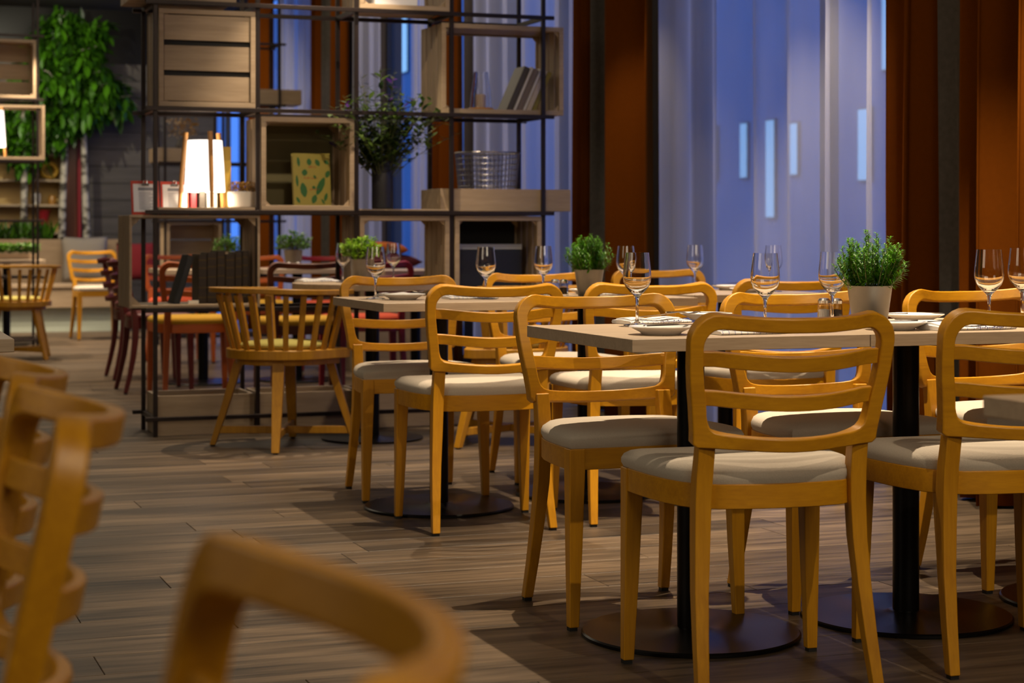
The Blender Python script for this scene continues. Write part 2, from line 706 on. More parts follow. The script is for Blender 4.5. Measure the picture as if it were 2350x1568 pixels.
G1 = 'oak ladder back chairs at the square tables'
place_chair(1.894, 3.705, 175.7, 'oak ladder back chair seen from behind, middle front, its grey seat half lit', G1)
place_chair(1.918, 4.362, 0, 'oak ladder back chair facing us behind the open corner of the front table', G1)
place_chair(2.497, 3.721, 176.5, 'oak ladder back chair seen from behind, cut off by the right edge of the photo', G1)
place_chair(2.514, 4.347, 0.5, 'oak ladder back chair facing us behind the shakers of the front table row', G1)
place_chair(3.136, 4.419, 1, 'oak ladder back chair facing us before the rust drapes at the right', G1)
place_chair(2.02, 5.928, 177.2, 'oak ladder back chair seen from behind at the square table nearest the spindle chair', G1)
place_chair(2.025, 6.597, -2.1, 'oak ladder back chair facing us across the square table beside the spindle chair', G1)
place_chair(2.575, 5.917, 174.5, 'oak ladder back chair seen from behind, directly under the smaller rosemary pot', G1)
place_chair(3.24, 6.19, 177, 'oak ladder back chair seen from behind in the second row, nearest the broad sheer curtain', G1)
place_chair(2.70, 6.87, 0, 'oak ladder back chair facing us to the left of the smaller rosemary pot', G1)
place_chair(3.50, 7.42, 1, 'oak ladder back chair facing us against the sheer curtain, right of the smaller rosemary pot', G1)
place_chair(-0.066, 0.844, -92.5, 'blurred oak ladder back chair closest to the camera, only its top rail in view', G1)
place_chair(-0.062, 1.89, -90, 'oak ladder back chair in side view at the left edge, nearer of the two', G1)
place_chair(-0.055, 2.42, -90, 'oak ladder back chair in side view at the left edge, farther of the two', G1)

# ------------------------------------------------------------------ square pedestal tables
TZ = 0.734


def make_table():
    root = empty('pedestal_table')
    boxo('tabletop', -.298, .298, -.33, .33, TZ - .029, TZ, M_TABLE, root, bevel=.0015)
    bm = bmesh.new()
    lathe(bm, [(.033, .012), (.033, TZ - .030)], 32)
    fin('column', bm, M_BLACK, root, smooth=True)
    bm = bmesh.new()
    lathe(bm, [(.261, 0), (.264, .002), (.264, .008), (.260, .0115), (.06, .0125), (.045, .018), (.034, .020)], 72)
    fin('base_disc', bm, M_BLACK, root, smooth=True, angle=30)
    boxo('top_plate', -.12, .12, -.12, .12, TZ - .036, TZ - .030, M_BLACK, root)
    return root


GT = 'square pedestal tables for two'
tb0 = make_table()
TABS = {'A': (1.945, 4.085), 'B': (2.5425, 4.085), 'C': (3.14, 4.085), 'E': (2.01, 6.275), 'F': (2.63, 6.42), 'G': (3.33, 6.67), 'D': (1.85, 1.96), 'L': (0.08, 4.57)}
TLAB = {'A': 'pale oak square table on a black disc foot, nearest full table in the front row',
        'B': 'pale oak square table carrying the larger rosemary pot, second in the front row',
        'C': 'pale oak square table at the right edge under two wine glasses, before rust drapes',
        'E': 'pale oak square table of the second row, at its open end beside the aisle',
        'F': 'pale oak square table of the second row carrying the smaller rosemary pot',
        'G': 'pale oak square table of the second row closest to the sheer curtain',
        'D': 'corner of an oak tabletop jutting in at the right edge over a chair seat',
        'L': 'dark underside corner of an oak tabletop jutting in at the left edge'}
for i, (k, (x, y)) in enumerate(TABS.items()):
    t = tb0 if i == 0 else copy_tree(tb0)
    t.location = (x, y, 0)
    tag(t, TLAB[k], 'table', GT)

# ------------------------------------------------------------------ window wall
M_PIER = plain('pier_plaster', (0.16, 0.13, 0.11, 1), 0.8, var=0.1, scale=4)
M_FRAME = plain('window_frame_metal', (0.05, 0.05, 0.055, 1), 0.45, 0.4, var=0.1)
M_PANE = glass_mat('window_glass')
wr = boxo('wall_right', X_R, X_R + 0.25, Y_N, 6.1, -0.12, ZC, M_PIER)
tag(wr, kind='structure')
for a, b in ((8.85, 9.55), (11.9, 12.3), (14.6, 15.75)):
    boxo('pier', X_R, X_R + 0.25, a, b, -0.12, ZC, M_PIER, wr)
for n, (a, b) in enumerate(((6.1, 8.85), (9.55, 11.9), (12.3, 14.6), (15.75, Y_B + 0.1)), 1):
    w = bpy.data.objects.new('window_%d' % n, None)
    link(w)
    tag(w, kind='structure')
    bm = bmesh.new()
    x0, x1 = X_R + 0.10, X_R + 0.17
    box(bm, x0, x1, a, a + 0.06, 0, ZC)
    box(bm, x0, x1, b - 0.06, b, 0, ZC)
    box(bm, x0, x1, a + 0.06, b - 0.06, 0, 0.10)
    box(bm, x0, x1, a + 0.06, b - 0.06, ZC - 0.1, ZC)
    m = (a + b) / 2
    box(bm, x0, x1, m - 0.03, m + 0.03, 0.10, ZC - 0.1)
    fin('window_frame', bm, M_FRAME, w)
    for p, q in ((a + 0.06, m - 0.03), (m + 0.03, b - 0.06)):
        boxo('pane', X_R + 0.13, X_R + 0.142, p, q, 0.10, ZC - 0.1, M_PANE, w)


def cloth_sheet(bm, x, y0, y1, amp, wl, seed, z0=0.012, z1=ZC - 0.02, flare=0.25, per=26):
    """a hanging pleated cloth: columns along y, folds in x, loosening towards the hem"""
    r = random.Random(seed)
    n = max(8, int((y1 - y0) / wl * per))
    ph, amps, q = 0.0, [], []
    a_now = r.uniform(.6, 1.2)
    w_now = wl * r.uniform(.7, 1.4)
    yy = y0
    for i in range(n + 1):
        q.append((yy, ph, a_now))
        dy = (y1 - y0) / n
        ph += 2 * PI * dy / w_now
        yy += dy
        if ph > 2 * PI:
            ph -= 2 * PI
            a_now = r.uniform(.45, 1.25)
            w_now = wl * r.uniform(.6, 1.6)
    zs = [z0 + (z1 - z0) * k / 9 for k in range(10)]
    rows = []
    for k, z in enumerate(zs):
        t = 1 - k / 9
        row = []
        for i, (yv, p, a) in enumerate(q):
            s = math.sin(p)
            s = math.copysign(abs(s) ** 0.75, s)
            dx = amp * a * s * (1 + flare * t)
            dy = 0.25 * amp * a * math.sin(2 * p + 0.5 * t) + 0.012 * math.sin(3.1 * i / n + 4 * t + seed)
            yq = min(max(yv + dy, y0 - .01), y1 + .01)
            row.append(bm.verts.new((x + dx, yq, z)))
        rows.append(row)
    for a, b in zip(rows[:-1], rows[1:]):
        for i in range(n):
            bm.faces.new((a[i], a[i + 1], b[i + 1], b[i]))


def curtain(name, y0, y1, mat, label, cat, x, amp, wl, seed, group, solid=0.0):
    bm = bmesh.new()
    cloth_sheet(bm, 0, 0, y1 - y0, amp, wl, seed)
    o = fin(name, bm, mat, None, smooth=True, angle=180)
    o.location = (x, y0, 0)
    tag(o, label, cat, group)
    if solid:
        m = o.modifiers.new('thick', 'SOLIDIFY')
        m.thickness = solid
        m.offset = 0
    return o


GS, GD = 'sheer voile curtains', 'heavy velvet drapes'
XS, XD = 3.99, 3.90
curtain('sheer_curtain', 6.36, 8.71, M_SHEER, 'broad white sheer curtain glowing lavender behind the front tables', 'curtain', XS, 0.045, 0.30, 11, GS)
curtain('sheer_curtain', 9.66, 11.80, M_SHEER, 'white sheer curtain seen through the right end of the divider shelf', 'curtain', XS, 0.04, 0.26, 12, GS)
curtain('sheer_curtain', 12.32, 13.10, M_SHEER, 'short white sheer curtain right of the bare blue window strip', 'curtain', XS, 0.04, 0.2, 13, GS)
curtain('sheer_curtain', 13.98, 14.66, M_SHEER, 'narrow white sheer curtain left of the dark flower vase', 'curtain', XS, 0.04, 0.2, 14, GS)
curtain('sheer_curtain', 15.80, 17.35, M_SHEER, 'far white sheer curtain seen beside the crate of three closed boards', 'curtain', XS, 0.04, 0.22, 15, GS)
curtain('drape', 3.4, 5.86, M_DRAPE, 'rust velvet drape at the far right edge', 'curtain', XD - .02, 0.085, 0.20, 21, GD, .004)
curtain('drape', 6.02, 6.34, M_DRAPE, 'rust velvet drape between the grey strip and the broad sheer curtain', 'curtain', XD, 0.075, 0.17, 22, GD, .004)
curtain('drape', 5.86, 6.01, M_DRAPE_G, 'narrow grey velvet drape between two rust ones at the right', 'curtain', XD - 0.02, 0.03, 0.22, 23, GD, .004)
curtain('drape', 8.72, 9.20, M_DRAPE, 'bright orange lit velvet drape left of the broad sheer curtain', 'curtain', XD, 0.075, 0.34, 24, GD, .004)
curtain('drape', 9.20, 9.38, M_DRAPE_G, 'dark grey velvet drape behind the smaller rosemary pot', 'curtain', XD - 0.01, 0.03, 0.2, 25, GD, .004)
curtain('drape', 9.38, 9.70, M_DRAPE, 'dark brown shaded velvet drape right of the shelf end', 'curtain', XD + 0.02, 0.05, 0.2, 26, GD, .004)
curtain('drape', 11.78, 12.30, M_DRAPE, 'rust velvet drape seen behind the wire basket bay', 'curtain', XD, 0.05, 0.24, 27, GD, .004)
curtain('drape', 14.66, 15.02, M_DRAPE, 'rust velvet drape seen left of the flower vase, right of two', 'curtain', XD, 0.05, 0.2, 28, GD, .004)
curtain('drape', 15.02, 15.32, M_DRAPE_G, 'grey velvet drape seen far off through the middle of the divider shelf', 'curtain', XD, 0.03, 0.2, 29, GD, .004)
curtain('drape', 15.32, 15.80, M_DRAPE, 'rust velvet drape seen left of the flower vase, left of two', 'curtain', XD, 0.05, 0.2, 30, GD, .004)
curtain('drape', 17.35, 18.25, M_DRAPE, 'rust velvet drape farthest off, above the small oak tray', 'curtain', XD, 0.05, 0.24, 31, GD, .004)

# the street outside at dusk
M_PAVE = plain('street_paving', (0.25, 0.25, 0.26, 1), 0.7, var=0.2, scale=3)
st = boxo('street', X_R + 0.25, 40, -20, 60, -0.2, -0.12, M_PAVE)
tag(st, kind='structure')
M_FACADE = plain('facade', (0.32, 0.34, 0.40, 1), 0.8, var=0.15, scale=1)
M_LITWIN = plain('lit_window', (0.3, 0.4, 0.5, 1), 0.5, emit=(0.36, 0.72, 1.0, 1), es=1.0)
M_LAMPW = plain('street_lamp_glow', (1, 1, 1, 1), 0.5, emit=(0.75, 0.95, 1.0, 1), es=5)
bld = empty('building', (15, 20, 0), 0, 'pale blue lit building across the street, seen through the sheer curtains', 'building')
boxo('facade_wall', 0, 1, -14, 110, -0.12, 9, M_FACADE, bld)
for yv, z0, z1, w in ((3.5, 1.9, 2.9, .34), (4.4, 3.4, 4.8, .30), (5.0, 1.75, 2.9, .40), (6.1, 1.9, 2.9, .34), (7.3, 1.9, 2.8, .30), (8.1, 1.2, 2.9, .34), (9.1, 1.9, 2.9, .30), (10.3, 1.9, 2.9, .36), (11.5, 1.8, 2.9, .40),
                      (11.4, 4.2, 5.4, .40), (12.6, 1.9, 2.9, .36), (29.5, 5.4, 7.4, 3.2)):
    f = boxo('window', -.05, .02, yv, yv + w, z0, z1, M_FRAME, bld)
    boxo('pane', -.06, -.05, yv + .03, yv + w - .03, z0 + .03, z1 - .03, M_LITWIN, f)
lp = empty('street_lamp', (11, 23.0, 0), 0, 'glowing street lamp seen through the left part of the broad sheer curtain', 'lamp')
bm = bmesh.new()
lathe(bm, [(.05, -.12), (.03, 3.6)], 16)
fin('post', bm, M_FRAME, lp, smooth=True)
bm = bmesh.new()
lathe(bm, [(.03, 3.6), (.055, 3.64), (.06, 3.72), (.03, 3.77)], 16)
fin('lantern', bm, M_LAMPW, lp, smooth=True)

# ------------------------------------------------------------------ crates, trays


def make_crate(name, w, h, d, back='open', slats=3, front='open', dark=None, rim=.024):
    """w along x, d along y (opening towards -y), origin at bottom front left corner"""
    root = empty(name)
    T = 0.014
    bm = bmesh.new()
    for (a0, a1, b0, b1) in ((0, w, 0, rim), (0, w, h - rim, h), (0, rim, rim, h - rim), (w - rim, w, rim, h - rim)):
        box(bm, a0, a1, 0, .016, b0, b1)
    fin('front_rim', bm, M_CRATE, root, bevel=.0015, seg=1)
    bm = bmesh.new()
    for (a0, a1, b0, b1) in ((0, w, 0, rim), (0, w, h - rim, h), (0, rim, rim, h - rim), (w - rim, w, rim, h - rim)):
        box(bm, a0, a1, d - .016, d, b0, b1)
    fin('back_rim', bm, M_CRATE, root, bevel=.0015, seg=1)
    g = 0.017
    dd = d - .032
    sw = (dd - g * (slats - 1)) / slats
    for x0 in (0.001, w - T - .001):
        for k in range(slats):
            y0 = .016 + k * (sw + g)
            boxo('side_slat', x0, x0 + T, y0, y0 + sw, .001, h - .001, M_CRATEZ, root, bevel=.001)
    for z0 in (0.001, h - T - .001):
        for k in range(slats):
            y0 = .016 + k * (sw + g)
            boxo('board', T + .002, w - T - .002, y0, y0 + sw, z0, z0 + T, M_CRATE, root, bevel=.001)
    for sx in (0, 1):
        for sz in (0, 1):
            t = .045
            for y0 in (.0165, d - .028):
                bm = bmesh.new()
                pts = [(T, T), (T + t, T), (T, T + t)]
                pts = [((w - p[0]) if sx else p[0], (h - p[1]) if sz else p[1]) for p in pts]
                a = [bm.verts.new((p[0], y0, p[1])) for p in pts]
                b = [bm.verts.new((p[0], y0 + .012, p[1])) for p in pts]
                bm.faces.new(a)
                bm.faces.new(b[::-1])
                for i in range(3):
                    j = (i + 1) % 3
                    bm.faces.new((a[i], b[i], b[j], a[j]))
                fin('corner_block', bm, M_CRATE, root)
    if back == 'boards' or front == 'boards':
        n = 3
        gap = .026 if front == 'boards' else .016
        hh = h - .056
        bh = (hh - gap * (n - 1)) / n
        y0 = d - .012 if back == 'boards' else .008
        for k in range(n):
            z0 = .028 + k * (bh + gap)
            boxo('panel_board', .026, w - .026, y0, y0 + .010, z0, z0 + bh, M_CRATE, root, bevel=.001)
        if front == 'boards':
            boxo('liner', .016, w - .016, .022, .026, .016, h - .016, M_DARKLINER, root)
    if back == 'panel':
        boxo('back_panel', .016, w - .016, d - .014, d - .004, .016, h - .016, dark or M_DARKLINER, root)
    return root


M_DARKLINER = plain('dark_liner', (0.012, 0.011, 0.010, 1), 0.8)
M_OLIVE = plain('olive_panel', (0.085, 0.070, 0.025, 1), 0.75, var=0.1, scale=6)


def make_tray(w, h, d):
    root = empty('oak_tray')
    T = .014
    boxo('front_board', 0, w, 0, T, 0, h, M_CRATE, root, bevel=.0015)
    boxo('back_board', 0, w, d - T, d, 0, h, M_CRATE, root, bevel=.0015)
    boxo('side_board', 0, T, T + .0005, d - T - .0005, 0, h, M_CRATE, root, bevel=.0015)
    boxo('side_board', w - T, w, T + .0005, d - T - .0005, 0, h, M_CRATE, root, bevel=.0015)
    boxo('base_board', T, w - T, T + .0005, d - T - .0005, .003, .013, M_CRATE, root)
    return root


def put(root, x, y, z, label, cat, group=None, rz=0):
    root.location = (x, y, z)
    root.rotation_euler = (0, 0, rz)
    return tag(root, label, cat, group)


# ------------------------------------------------------------------ the dividing shelf of steel bars
SX0, SP, SY0, SD = 1.44, 0.4915, 8.894, 0.36
LV = [0.085, 0.60, 1.065, 1.556, 2.06]
B = 0.020


def make_divider(label, nb, top=2.75, levels=LV):
    root = empty('shelf_frame')
    tag(root, label, 'shelf', 'bronze steel shelf frames')
    bm = None
    for i in range(nb + 1):
        for y0 in (0, SD):
            boxo('post', i * SP - B / 2, i * SP + B / 2, y0 - B / 2, y0 + B / 2, 0, top, M_STEEL, root, bevel=.0015)
    ext = .05
    for z in levels:
        for y0 in (-B - .001, SD + B + .001):
            boxo('rail', -ext, nb * SP + ext, y0 - B / 2, y0 + B / 2, z - B / 2, z + B / 2, M_STEEL, root, bevel=.0015)
        for i in range(nb + 1):
            boxo('crossbar', i * SP - B / 2, i * SP + B / 2, B / 2 + .001, SD - B / 2 - .001, z - B / 2, z + B / 2, M_STEEL, root)
    return root


sh = make_divider('bronze steel shelf frame dividing the room, hung with oak crates', 4)
sh.location = (SX0, SY0, 0)
ZL = [v + B / 2 + .0012 for v in LV]      # top faces of the rails
CH = 0.452
GC = 'oak crates in the divider shelf'
CY0 = SY0 - .016
GAPX = B / 2 + .004


def bay(i):
    return SX0 + i * SP + GAPX


CW = SP - 2 * GAPX
# front row of crates (the tier above the middle rail first)
put(make_crate('oak_crate', CW, CH + .012, .35, back='open', front='boards'), bay(0), CY0, ZL[3], 'oak crate turned with its three closed boards towards us, above the lit lamp', 'crate', GC)
put(make_crate('oak_crate', .50, CH, .35, back='panel'), SX0 - .115, CY0, ZL[4], 'oak crate cut off by the top edge, above the crate of three closed boards', 'crate', GC)
put(make_crate('oak_crate', CW, CH, .35, back='panel', dark=M_OLIVE), bay(1), CY0, ZL[2], 'oak crate with olive back holding the green leaf patterned book', 'crate', GC)
put(make_crate('oak_crate', CW, CH, .35), bay(2), CY0, ZL[4], 'oak crate cut off by the top edge, with paper in it above the flower vase', 'crate', GC)
put(make_crate('oak_crate', .655, CH, .35, slats=4), 2.868, SY0 + .012, ZL[3], 'see through oak crate holding the glass lantern and leaning books', 'crate', GC)
put(make_crate('oak_crate', CW, .44, .35, slats=4), bay(2), CY0, ZL[1], 'see through oak crate under the flower vase, bottom hidden by chairs', 'crate', GC)
put(make_crate('oak_crate', CW, .44, .35, back='panel', slats=4), bay(3), CY0, ZL[1], 'oak crate with a dark inside under the wire basket tray', 'crate', GC)
put(make_crate('oak_crate', .625, .44, .36, slats=4, rim=.013), SX0 - .125, CY0, ZL[1], 'oak crate holding the row of old leather books', 'crate', GC)
GT2 = 'oak trays in the divider shelf'
put(make_tray(.70, .112, .33), 2.862, SY0 + .013, ZL[2], 'long oak tray under the wire basket', 'tray', GT2)
for i in range(4):
    t_ = make_tray(CW, .19, .32)
    put(t_, bay(i), SY0 + .015, .0015, 'low oak plinth box on the floor, %s' % (('under the old leather books', 'behind the spindle chair with yellow cushion', 'behind the round table foot', 'farthest under the shelf end')[i]), 'box', 'oak plinth boxes under the divider shelf')

# ------------------------------------------------------------------ things on the divider shelf
M_SHADE = plain('lamp_shade_linen', (0.9, 0.88, 0.84, 1), 0.8, emit=(1.0, 0.93, 0.84, 1), es=1.9)
M_BEECH = plain('lamp_beech', (0.50, 0.24, 0.07, 1), 0.4, var=0.15, scale=30)


def make_lamp(x, y, z, label, s=1.0):
    root = empty('table_lamp', (x, y, z), 0, label, 'lamp', 'linen table lamps on three beech legs')
    bm = bmesh.new()
    prof = [(.098, .075), (.084, .325)]
    lathe(bm, [(.098 * s, .075 * s), (.092 * s, .20 * s), (.083 * s, .325 * s), (.079 * s, .325 * s), (.088 * s, .20 * s), (.094 * s, .075 * s)], 40, cap0=False, cap1=False)
    # close the wall
    fin('lamp_shade', bm, M_SHADE, root, smooth=True)
    for k in range(3):
        a = R(155 + 120 * k)
        bm = bmesh.new()
        c, q = math.cos(a), math.sin(a)
        tube(bm, [(.125 * s * c, .125 * s * q, 0), (.100 * s * c + .014 * c, .100 * s * q + .014 * q, .15 * s), (.094 * s * c, .094 * s * q, .365 * s)], [.009 * s, .0115 * s, .012 * s], 12)
        fin('leg', bm, M_BEECH, root, smooth=True)
    bm = bmesh.new()
    lathe(bm, [(.01 * s, .20 * s), (.03 * s, .215 * s), (.034 * s, .24 * s), (.02 * s, .27 * s), (.004 * s, .275 * s)], 20)
    fin('bulb', bm, plain('bulb_glow', (1, 1, 1, 1), 0.5, emit=(1, .86, .66, 1), es=6), root, smooth=True)
    bm = bmesh.new()
    for k in range(3):
        a = R(155 + 120 * k)
        tube(bm, [(0, 0, .19 * s), (.11 * s * math.cos(a), .11 * s * math.sin(a), .185 * s)], .003, 6)
    lathe(bm, [(.016, .17 * s), (.016, .20 * s)], 12)
    fin('holder', bm, M_STEEL, root)
    d = bpy.data.lights.new('lamp_light', 'POINT')
    d.energy = 2.2
    d.color = (1, .80, .55)
    d.shadow_soft_size = .03
    l = bpy.data.objects.new('lamp_light', d)
    link(l, root)
    l.location = (0, 0, .10 * s)
    return root


make_lamp(1.70, SY0 + .13, ZL[2] + .0135, 'lit linen table lamp on three beech legs, on the divider shelf')
# board that carries the lamp bay
M_BOARD = M_CRATE
bo = boxo('oak_board', SX0 + .014, SX0 + SP - .014, SY0 - .006, SY0 + SD + .006, ZL[2], ZL[2] + .012, M_BOARD, bevel=.001)
tag(bo, 'thin oak board under the lit lamp on the divider shelf', 'board', 'oak boards in the divider shelf')
bo2 = boxo('oak_board', SX0 + .014, SX0 + 2 * SP - .014, SY0 + .02 + SD, SY0 + SD + .36, ZL[2], ZL[2] + .012, M_BOARD, bevel=.001)
bpy.data.objects.remove(bo2)


def leafy(bm, tip, base, width, fold=0.15, n=3):
    """one pointed leaf as a folded strip from base to tip"""
    base, tip = Vector(base), Vector(tip)
    d = tip - base
    L = d.length
    side = d.cross(Vector((0, 0, 1)))
    if side.length < 1e-5:
        side = Vector((1, 0, 0))
    side.normalize()
    up = side.cross(d).normalized()
    l, r, m = [], [], []
    for k in range(n + 1):
        t = k / n
        w = width * math.sin(PI * min(max(t, .06), .97)) ** .8 * .5
        c = base + d * t - up * L * .12 * t * t
        m.append(bm.verts.new(c))
        if 0 < k < n:
            l.append(bm.verts.new(c - side * w + up * w * fold))
            r.append(bm.verts.new(c + side * w + up * w * fold))
    for arr in (l, r):
        pts = [m[0]] + arr + [m[-1]]
        for k in range(n):
            f = [m[k], m[k + 1]]
            if k + 1 < n:
                f.append(arr[k])
            if k > 0:
                f.append(arr[k - 1])
            if len(set(f)) >= 3:
                try:
                    bm.faces.new(f)
                except ValueError:
                    pass


def leaf_mat(name, c0, c1, trans=0.35):
    m, nt, b = new_mat(name)
    N, L = nt.nodes, nt.links
    ge = N.new('ShaderNodeNewGeometry')
    cr = N.new('ShaderNodeValToRGB')
    cr.color_ramp.elements[0].color = c0
    cr.color_ramp.elements[1].color = c1
    L.new(ge.outputs['Random Per Island'], cr.inputs[0])
    L.new(cr.outputs[0], b.inputs['Base Color'])
    b.inputs['Roughness'].default_value = 0.4
    tl = N.new('ShaderNodeBsdfTranslucent')
    L.new(cr.outputs[0], tl.inputs[0])
    mx = N.new('ShaderNodeMixShader')
    mx.inputs[0].default_value = trans
    L.new(b.outputs[0], mx.inputs[1])
    L.new(tl.outputs[0], mx.inputs[2])
    L.new(mx.outputs[0], N['Material Output'].inputs[0])
    return m


M_ROSE = leaf_mat('rosemary_green', (0.025, 0.12, 0.003, 1), (0.15, 0.42, 0.010, 1))
M_BASIL = leaf_mat('herb_green', (0.10, 0.24, 0.010, 1), (0.30, 0.52, 0.03, 1))
M_DULL = leaf_mat('herb_dark_green', (0.035, 0.11, 0.010, 1), (0.12, 0.27, 0.03, 1))
M_FOL = leaf_mat('flower_foliage', (0.010, 0.026, 0.008, 1), (0.10, 0.17, 0.03, 1))
M_TREE = leaf_mat('ficus_green', (0.006, 0.035, 0.003, 1), (0.10, 0.31, 0.010, 1))
M_STALK = plain('plant_stalk', (0.10, 0.11, 0.03, 1), 0.6)
M_SOIL = plain('potting_soil', (0.018, 0.012, 0.008, 1), 0.95, var=0.4, scale=80, bump=0.5)
M_ZINC = plain('zinc_pot', (0.21, 0.195, 0.175, 1), 0.42, 0.8, var=0.28, scale=14)


def make_pot(root, r0, r1, h):
    bm = bmesh.new()
    lathe(bm, [(r0 * .96, 0), (r0, .004), (r1, h - .004), (r1 + .002, h), (r1 - .002, h), (r1 - .005, h - .012), (r0 - .004, .02)], 48)
    fin('pot', bm, M_ZINC, root, smooth=True, angle=30)
    bm = bmesh.new()
    lathe(bm, [(r1 - .006, h - .014), (r1 * .5, h - .008)], 24)
    fin('soil', bm, M_SOIL, root, smooth=True)


def rosemary(x, y, z, label, seed, s=1.0):
    root = empty('rosemary_pot', (x, y, z), 0, label, 'plant', 'rosemary plants in zinc pots')
    r = random.Random(seed)
    h = .108 * s
    make_pot(root, .046 * s, .060 * s, h)
    st, lf = bmesh.new(), bmesh.new()
    for k in range(74):
        a = r.uniform(0, 2 * PI)
        q = math.sqrt(r.random())
        bx, by = .046 * s * q * math.cos(a), .046 * s * q * math.sin(a)
        L = .150 * s * (1 - .38 * q * q) * r.uniform(.62, 1.12)
        go = .062 * s * q * r.uniform(.5, 1.25)
        pts = []
        for j in range(5):
            t = j / 4
            o = go * (1 - (1 - t) ** 1.8)
            pts.append(Vector((bx + o * math.cos(a), by + o * math.sin(a), h - .012 + L * t)))
        tube(st, pts, [.0016 * s, .0015 * s, .0013 * s, .001 * s, .0007 * s], 5)
        n = int(L / (.0042 * s))
        for j in range(n):
            t = .12 + .88 * j / n
            f = t * 4
            i0 = min(3, int(f))
            p = pts[i0].lerp(pts[i0 + 1], f - i0)
            d = (pts[i0 + 1] - pts[i0]).normalized()
            for w in range(3):
                b = j * 2.4 + w * 2.094 + r.uniform(-.3, .3)
                e = d.orthogonal().normalized()
                e2 = d.cross(e)
                out = e * math.cos(b) + e2 * math.sin(b)
                ll = r.uniform(.018, .028) * s * (1 - .45 * t * t)
                leafy(lf, p + out * ll * .9 + d * ll * .5, p, .0044 * s, n=2)
    fin('stem', st, M_STALK, root, smooth=True)
    o = fin('foliage', lf, M_ROSE, root)
    tag(o, kind='stuff')
    return root


def herb(x, y, z, label, seed, mat, s=1.0, n=170):
    root = empty('herb_pot', (x, y, z), 0, label, 'plant', 'leafy herbs in zinc pots')
    r = random.Random(seed)
    h = .115 * s
    make_pot(root, .046 * s, .058 * s, h)
    st, lf = bmesh.new(), bmesh.new()
    for k in range(n):
        a = r.uniform(0, 2 * PI)
        q = math.sqrt(r.random())
        L = r.uniform(.03, .125) * s * (1.15 - .4 * q)
        bx, by = .045 * s * q * math.cos(a), .045 * s * q * math.sin(a)
        o = .06 * s * q
        tip = Vector((bx + o * math.cos(a), by + o * math.sin(a), h - .012 + L))
        tube(st, [Vector((bx, by, h - .012)), Vector((bx + o * .3 * math.cos(a), by + o * .3 * math.sin(a), h - .012 + L * .6)), tip], .0009 * s, 4)
        for w in range(4):
            b = r.uniform(0, 2 * PI)
            ll = r.uniform(.014, .028) * s
            leafy(lf, tip + Vector((math.cos(b) * ll, math.sin(b) * ll, r.uniform(-.2, .7) * ll)), tip - Vector((0, 0, r.uniform(0, .02) * s)), ll * .62, n=3)
    fin('stem', st, M_STALK, root)
    o = fin('foliage', lf, mat, root)
    tag(o, kind='stuff')
    return root


# vase of flowers
vx, vy, vz = 2.585, SY0 + .10, ZL[2]
bo3 = boxo('oak_board', SX0 + 2 * SP + .014, SX0 + 3 * SP - .014, SY0 - .006, SY0 + SD + .006, ZL[2], ZL[2] + .008, M_BOARD, bevel=.001)
tag(bo3, 'thin oak board under the dark flower vase', 'board', 'oak boards in the divider shelf')
vz += .0092
vase = empty('flower_vase', (vx, vy, vz), 0, 'dark hammered vase with wild greenery and violet blooms on the divider shelf', 'vase')
bm = bmesh.new()
lathe(bm, [(.049, 0), (.054, .004), (.054, .10), (.055, .235), (.052, .24), (.048, .235), (.048, .02)], 40)
fin('vase_body', bm, plain('dark_hammered_glass', (0.018, 0.016, 0.020, 1), 0.5, 0.0, var=0.5, scale=90, bump=0.8), vase, smooth=True)
rf = random.Random(9)
st, lf, fl = bmesh.new(), bmesh.new(), bmesh.new()
for k in range(84):
    a = rf.uniform(0, 2 * PI)
    q = rf.uniform(.1, 1)
    L = rf.uniform(.20, .50) * (1.1 - .35 * q)
    sp = .40 * q
    pts = []
    for j in range(7):
        t = j / 6
        o = sp * (t ** 1.4)
        pts.append(Vector((.02 * math.cos(a) + o * math.cos(a), .02 * math.sin(a) + o * math.sin(a) * .55, .10 + (.12 + L) * t * (1 - .18 * q * t))))
    tube(st, pts, [.0025, .0023, .002, .0018, .0015, .0012, .0008], 5)
    nl = rf.randint(14, 24)
    violet = k % 11 == 2
    for j in range(nl):
        t = .34 + .66 * j / nl
        f = t * 6
        i0 = min(5, int(f))
        p = pts[i0].lerp(pts[i0 + 1], f - i0)
        b = rf.uniform(0, 2 * PI)
        ll = rf.uniform(.035, .070)
        v = Vector((math.cos(b), math.sin(b), rf.uniform(-.1, .9))).normalized() * ll
        leafy(fl if violet and t > .66 else lf, p + v, p, ll * (.55 if violet and t > .66 else .40), n=3)
fin('stem', st, M_STALK, vase)
tag(fin('foliage', lf, M_FOL, vase), kind='stuff')
fin('blossom', fl, leaf_mat('violet_petals', (0.05, 0.012, 0.16, 1), (0.17, 0.06, 0.42, 1)), vase)

# books
M_PAGE = plain('paper', (0.72, 0.66, 0.55, 1), 0.8, var=0.06, scale=120)


def make_book(name, t, d, h, cover, label, x, y, z, rz=0, lean=0, group=None, cat='book', trim=None):
    """spine faces -y; thickness along x. lean rotates about y"""
    root = empty(name, (x, y, z), 0, label, cat, group)
    root.rotation_euler = (0, lean, rz)
    c = .0025
    bm = bmesh.new()
    box(bm, 0, c, 0, d, 0, h)
    box(bm, t - c, t, 0, d, 0, h)
    box(bm, c, t - c, 0, c, 0, h)
    fin('cover', bm, cover, root, bevel=.001, seg=1)
    boxo('pages', c + .0003, t - c - .0003, c + .0004, d - .004, .003, h - .003, M_PAGE, root)
    if trim:
        for zz in (.12, .32, .52, .72, .88):
            boxo('spine_band', .001, t - .001, -.0022, -.0001, h * zz - .003, h * zz + .003, trim, root)
    return root


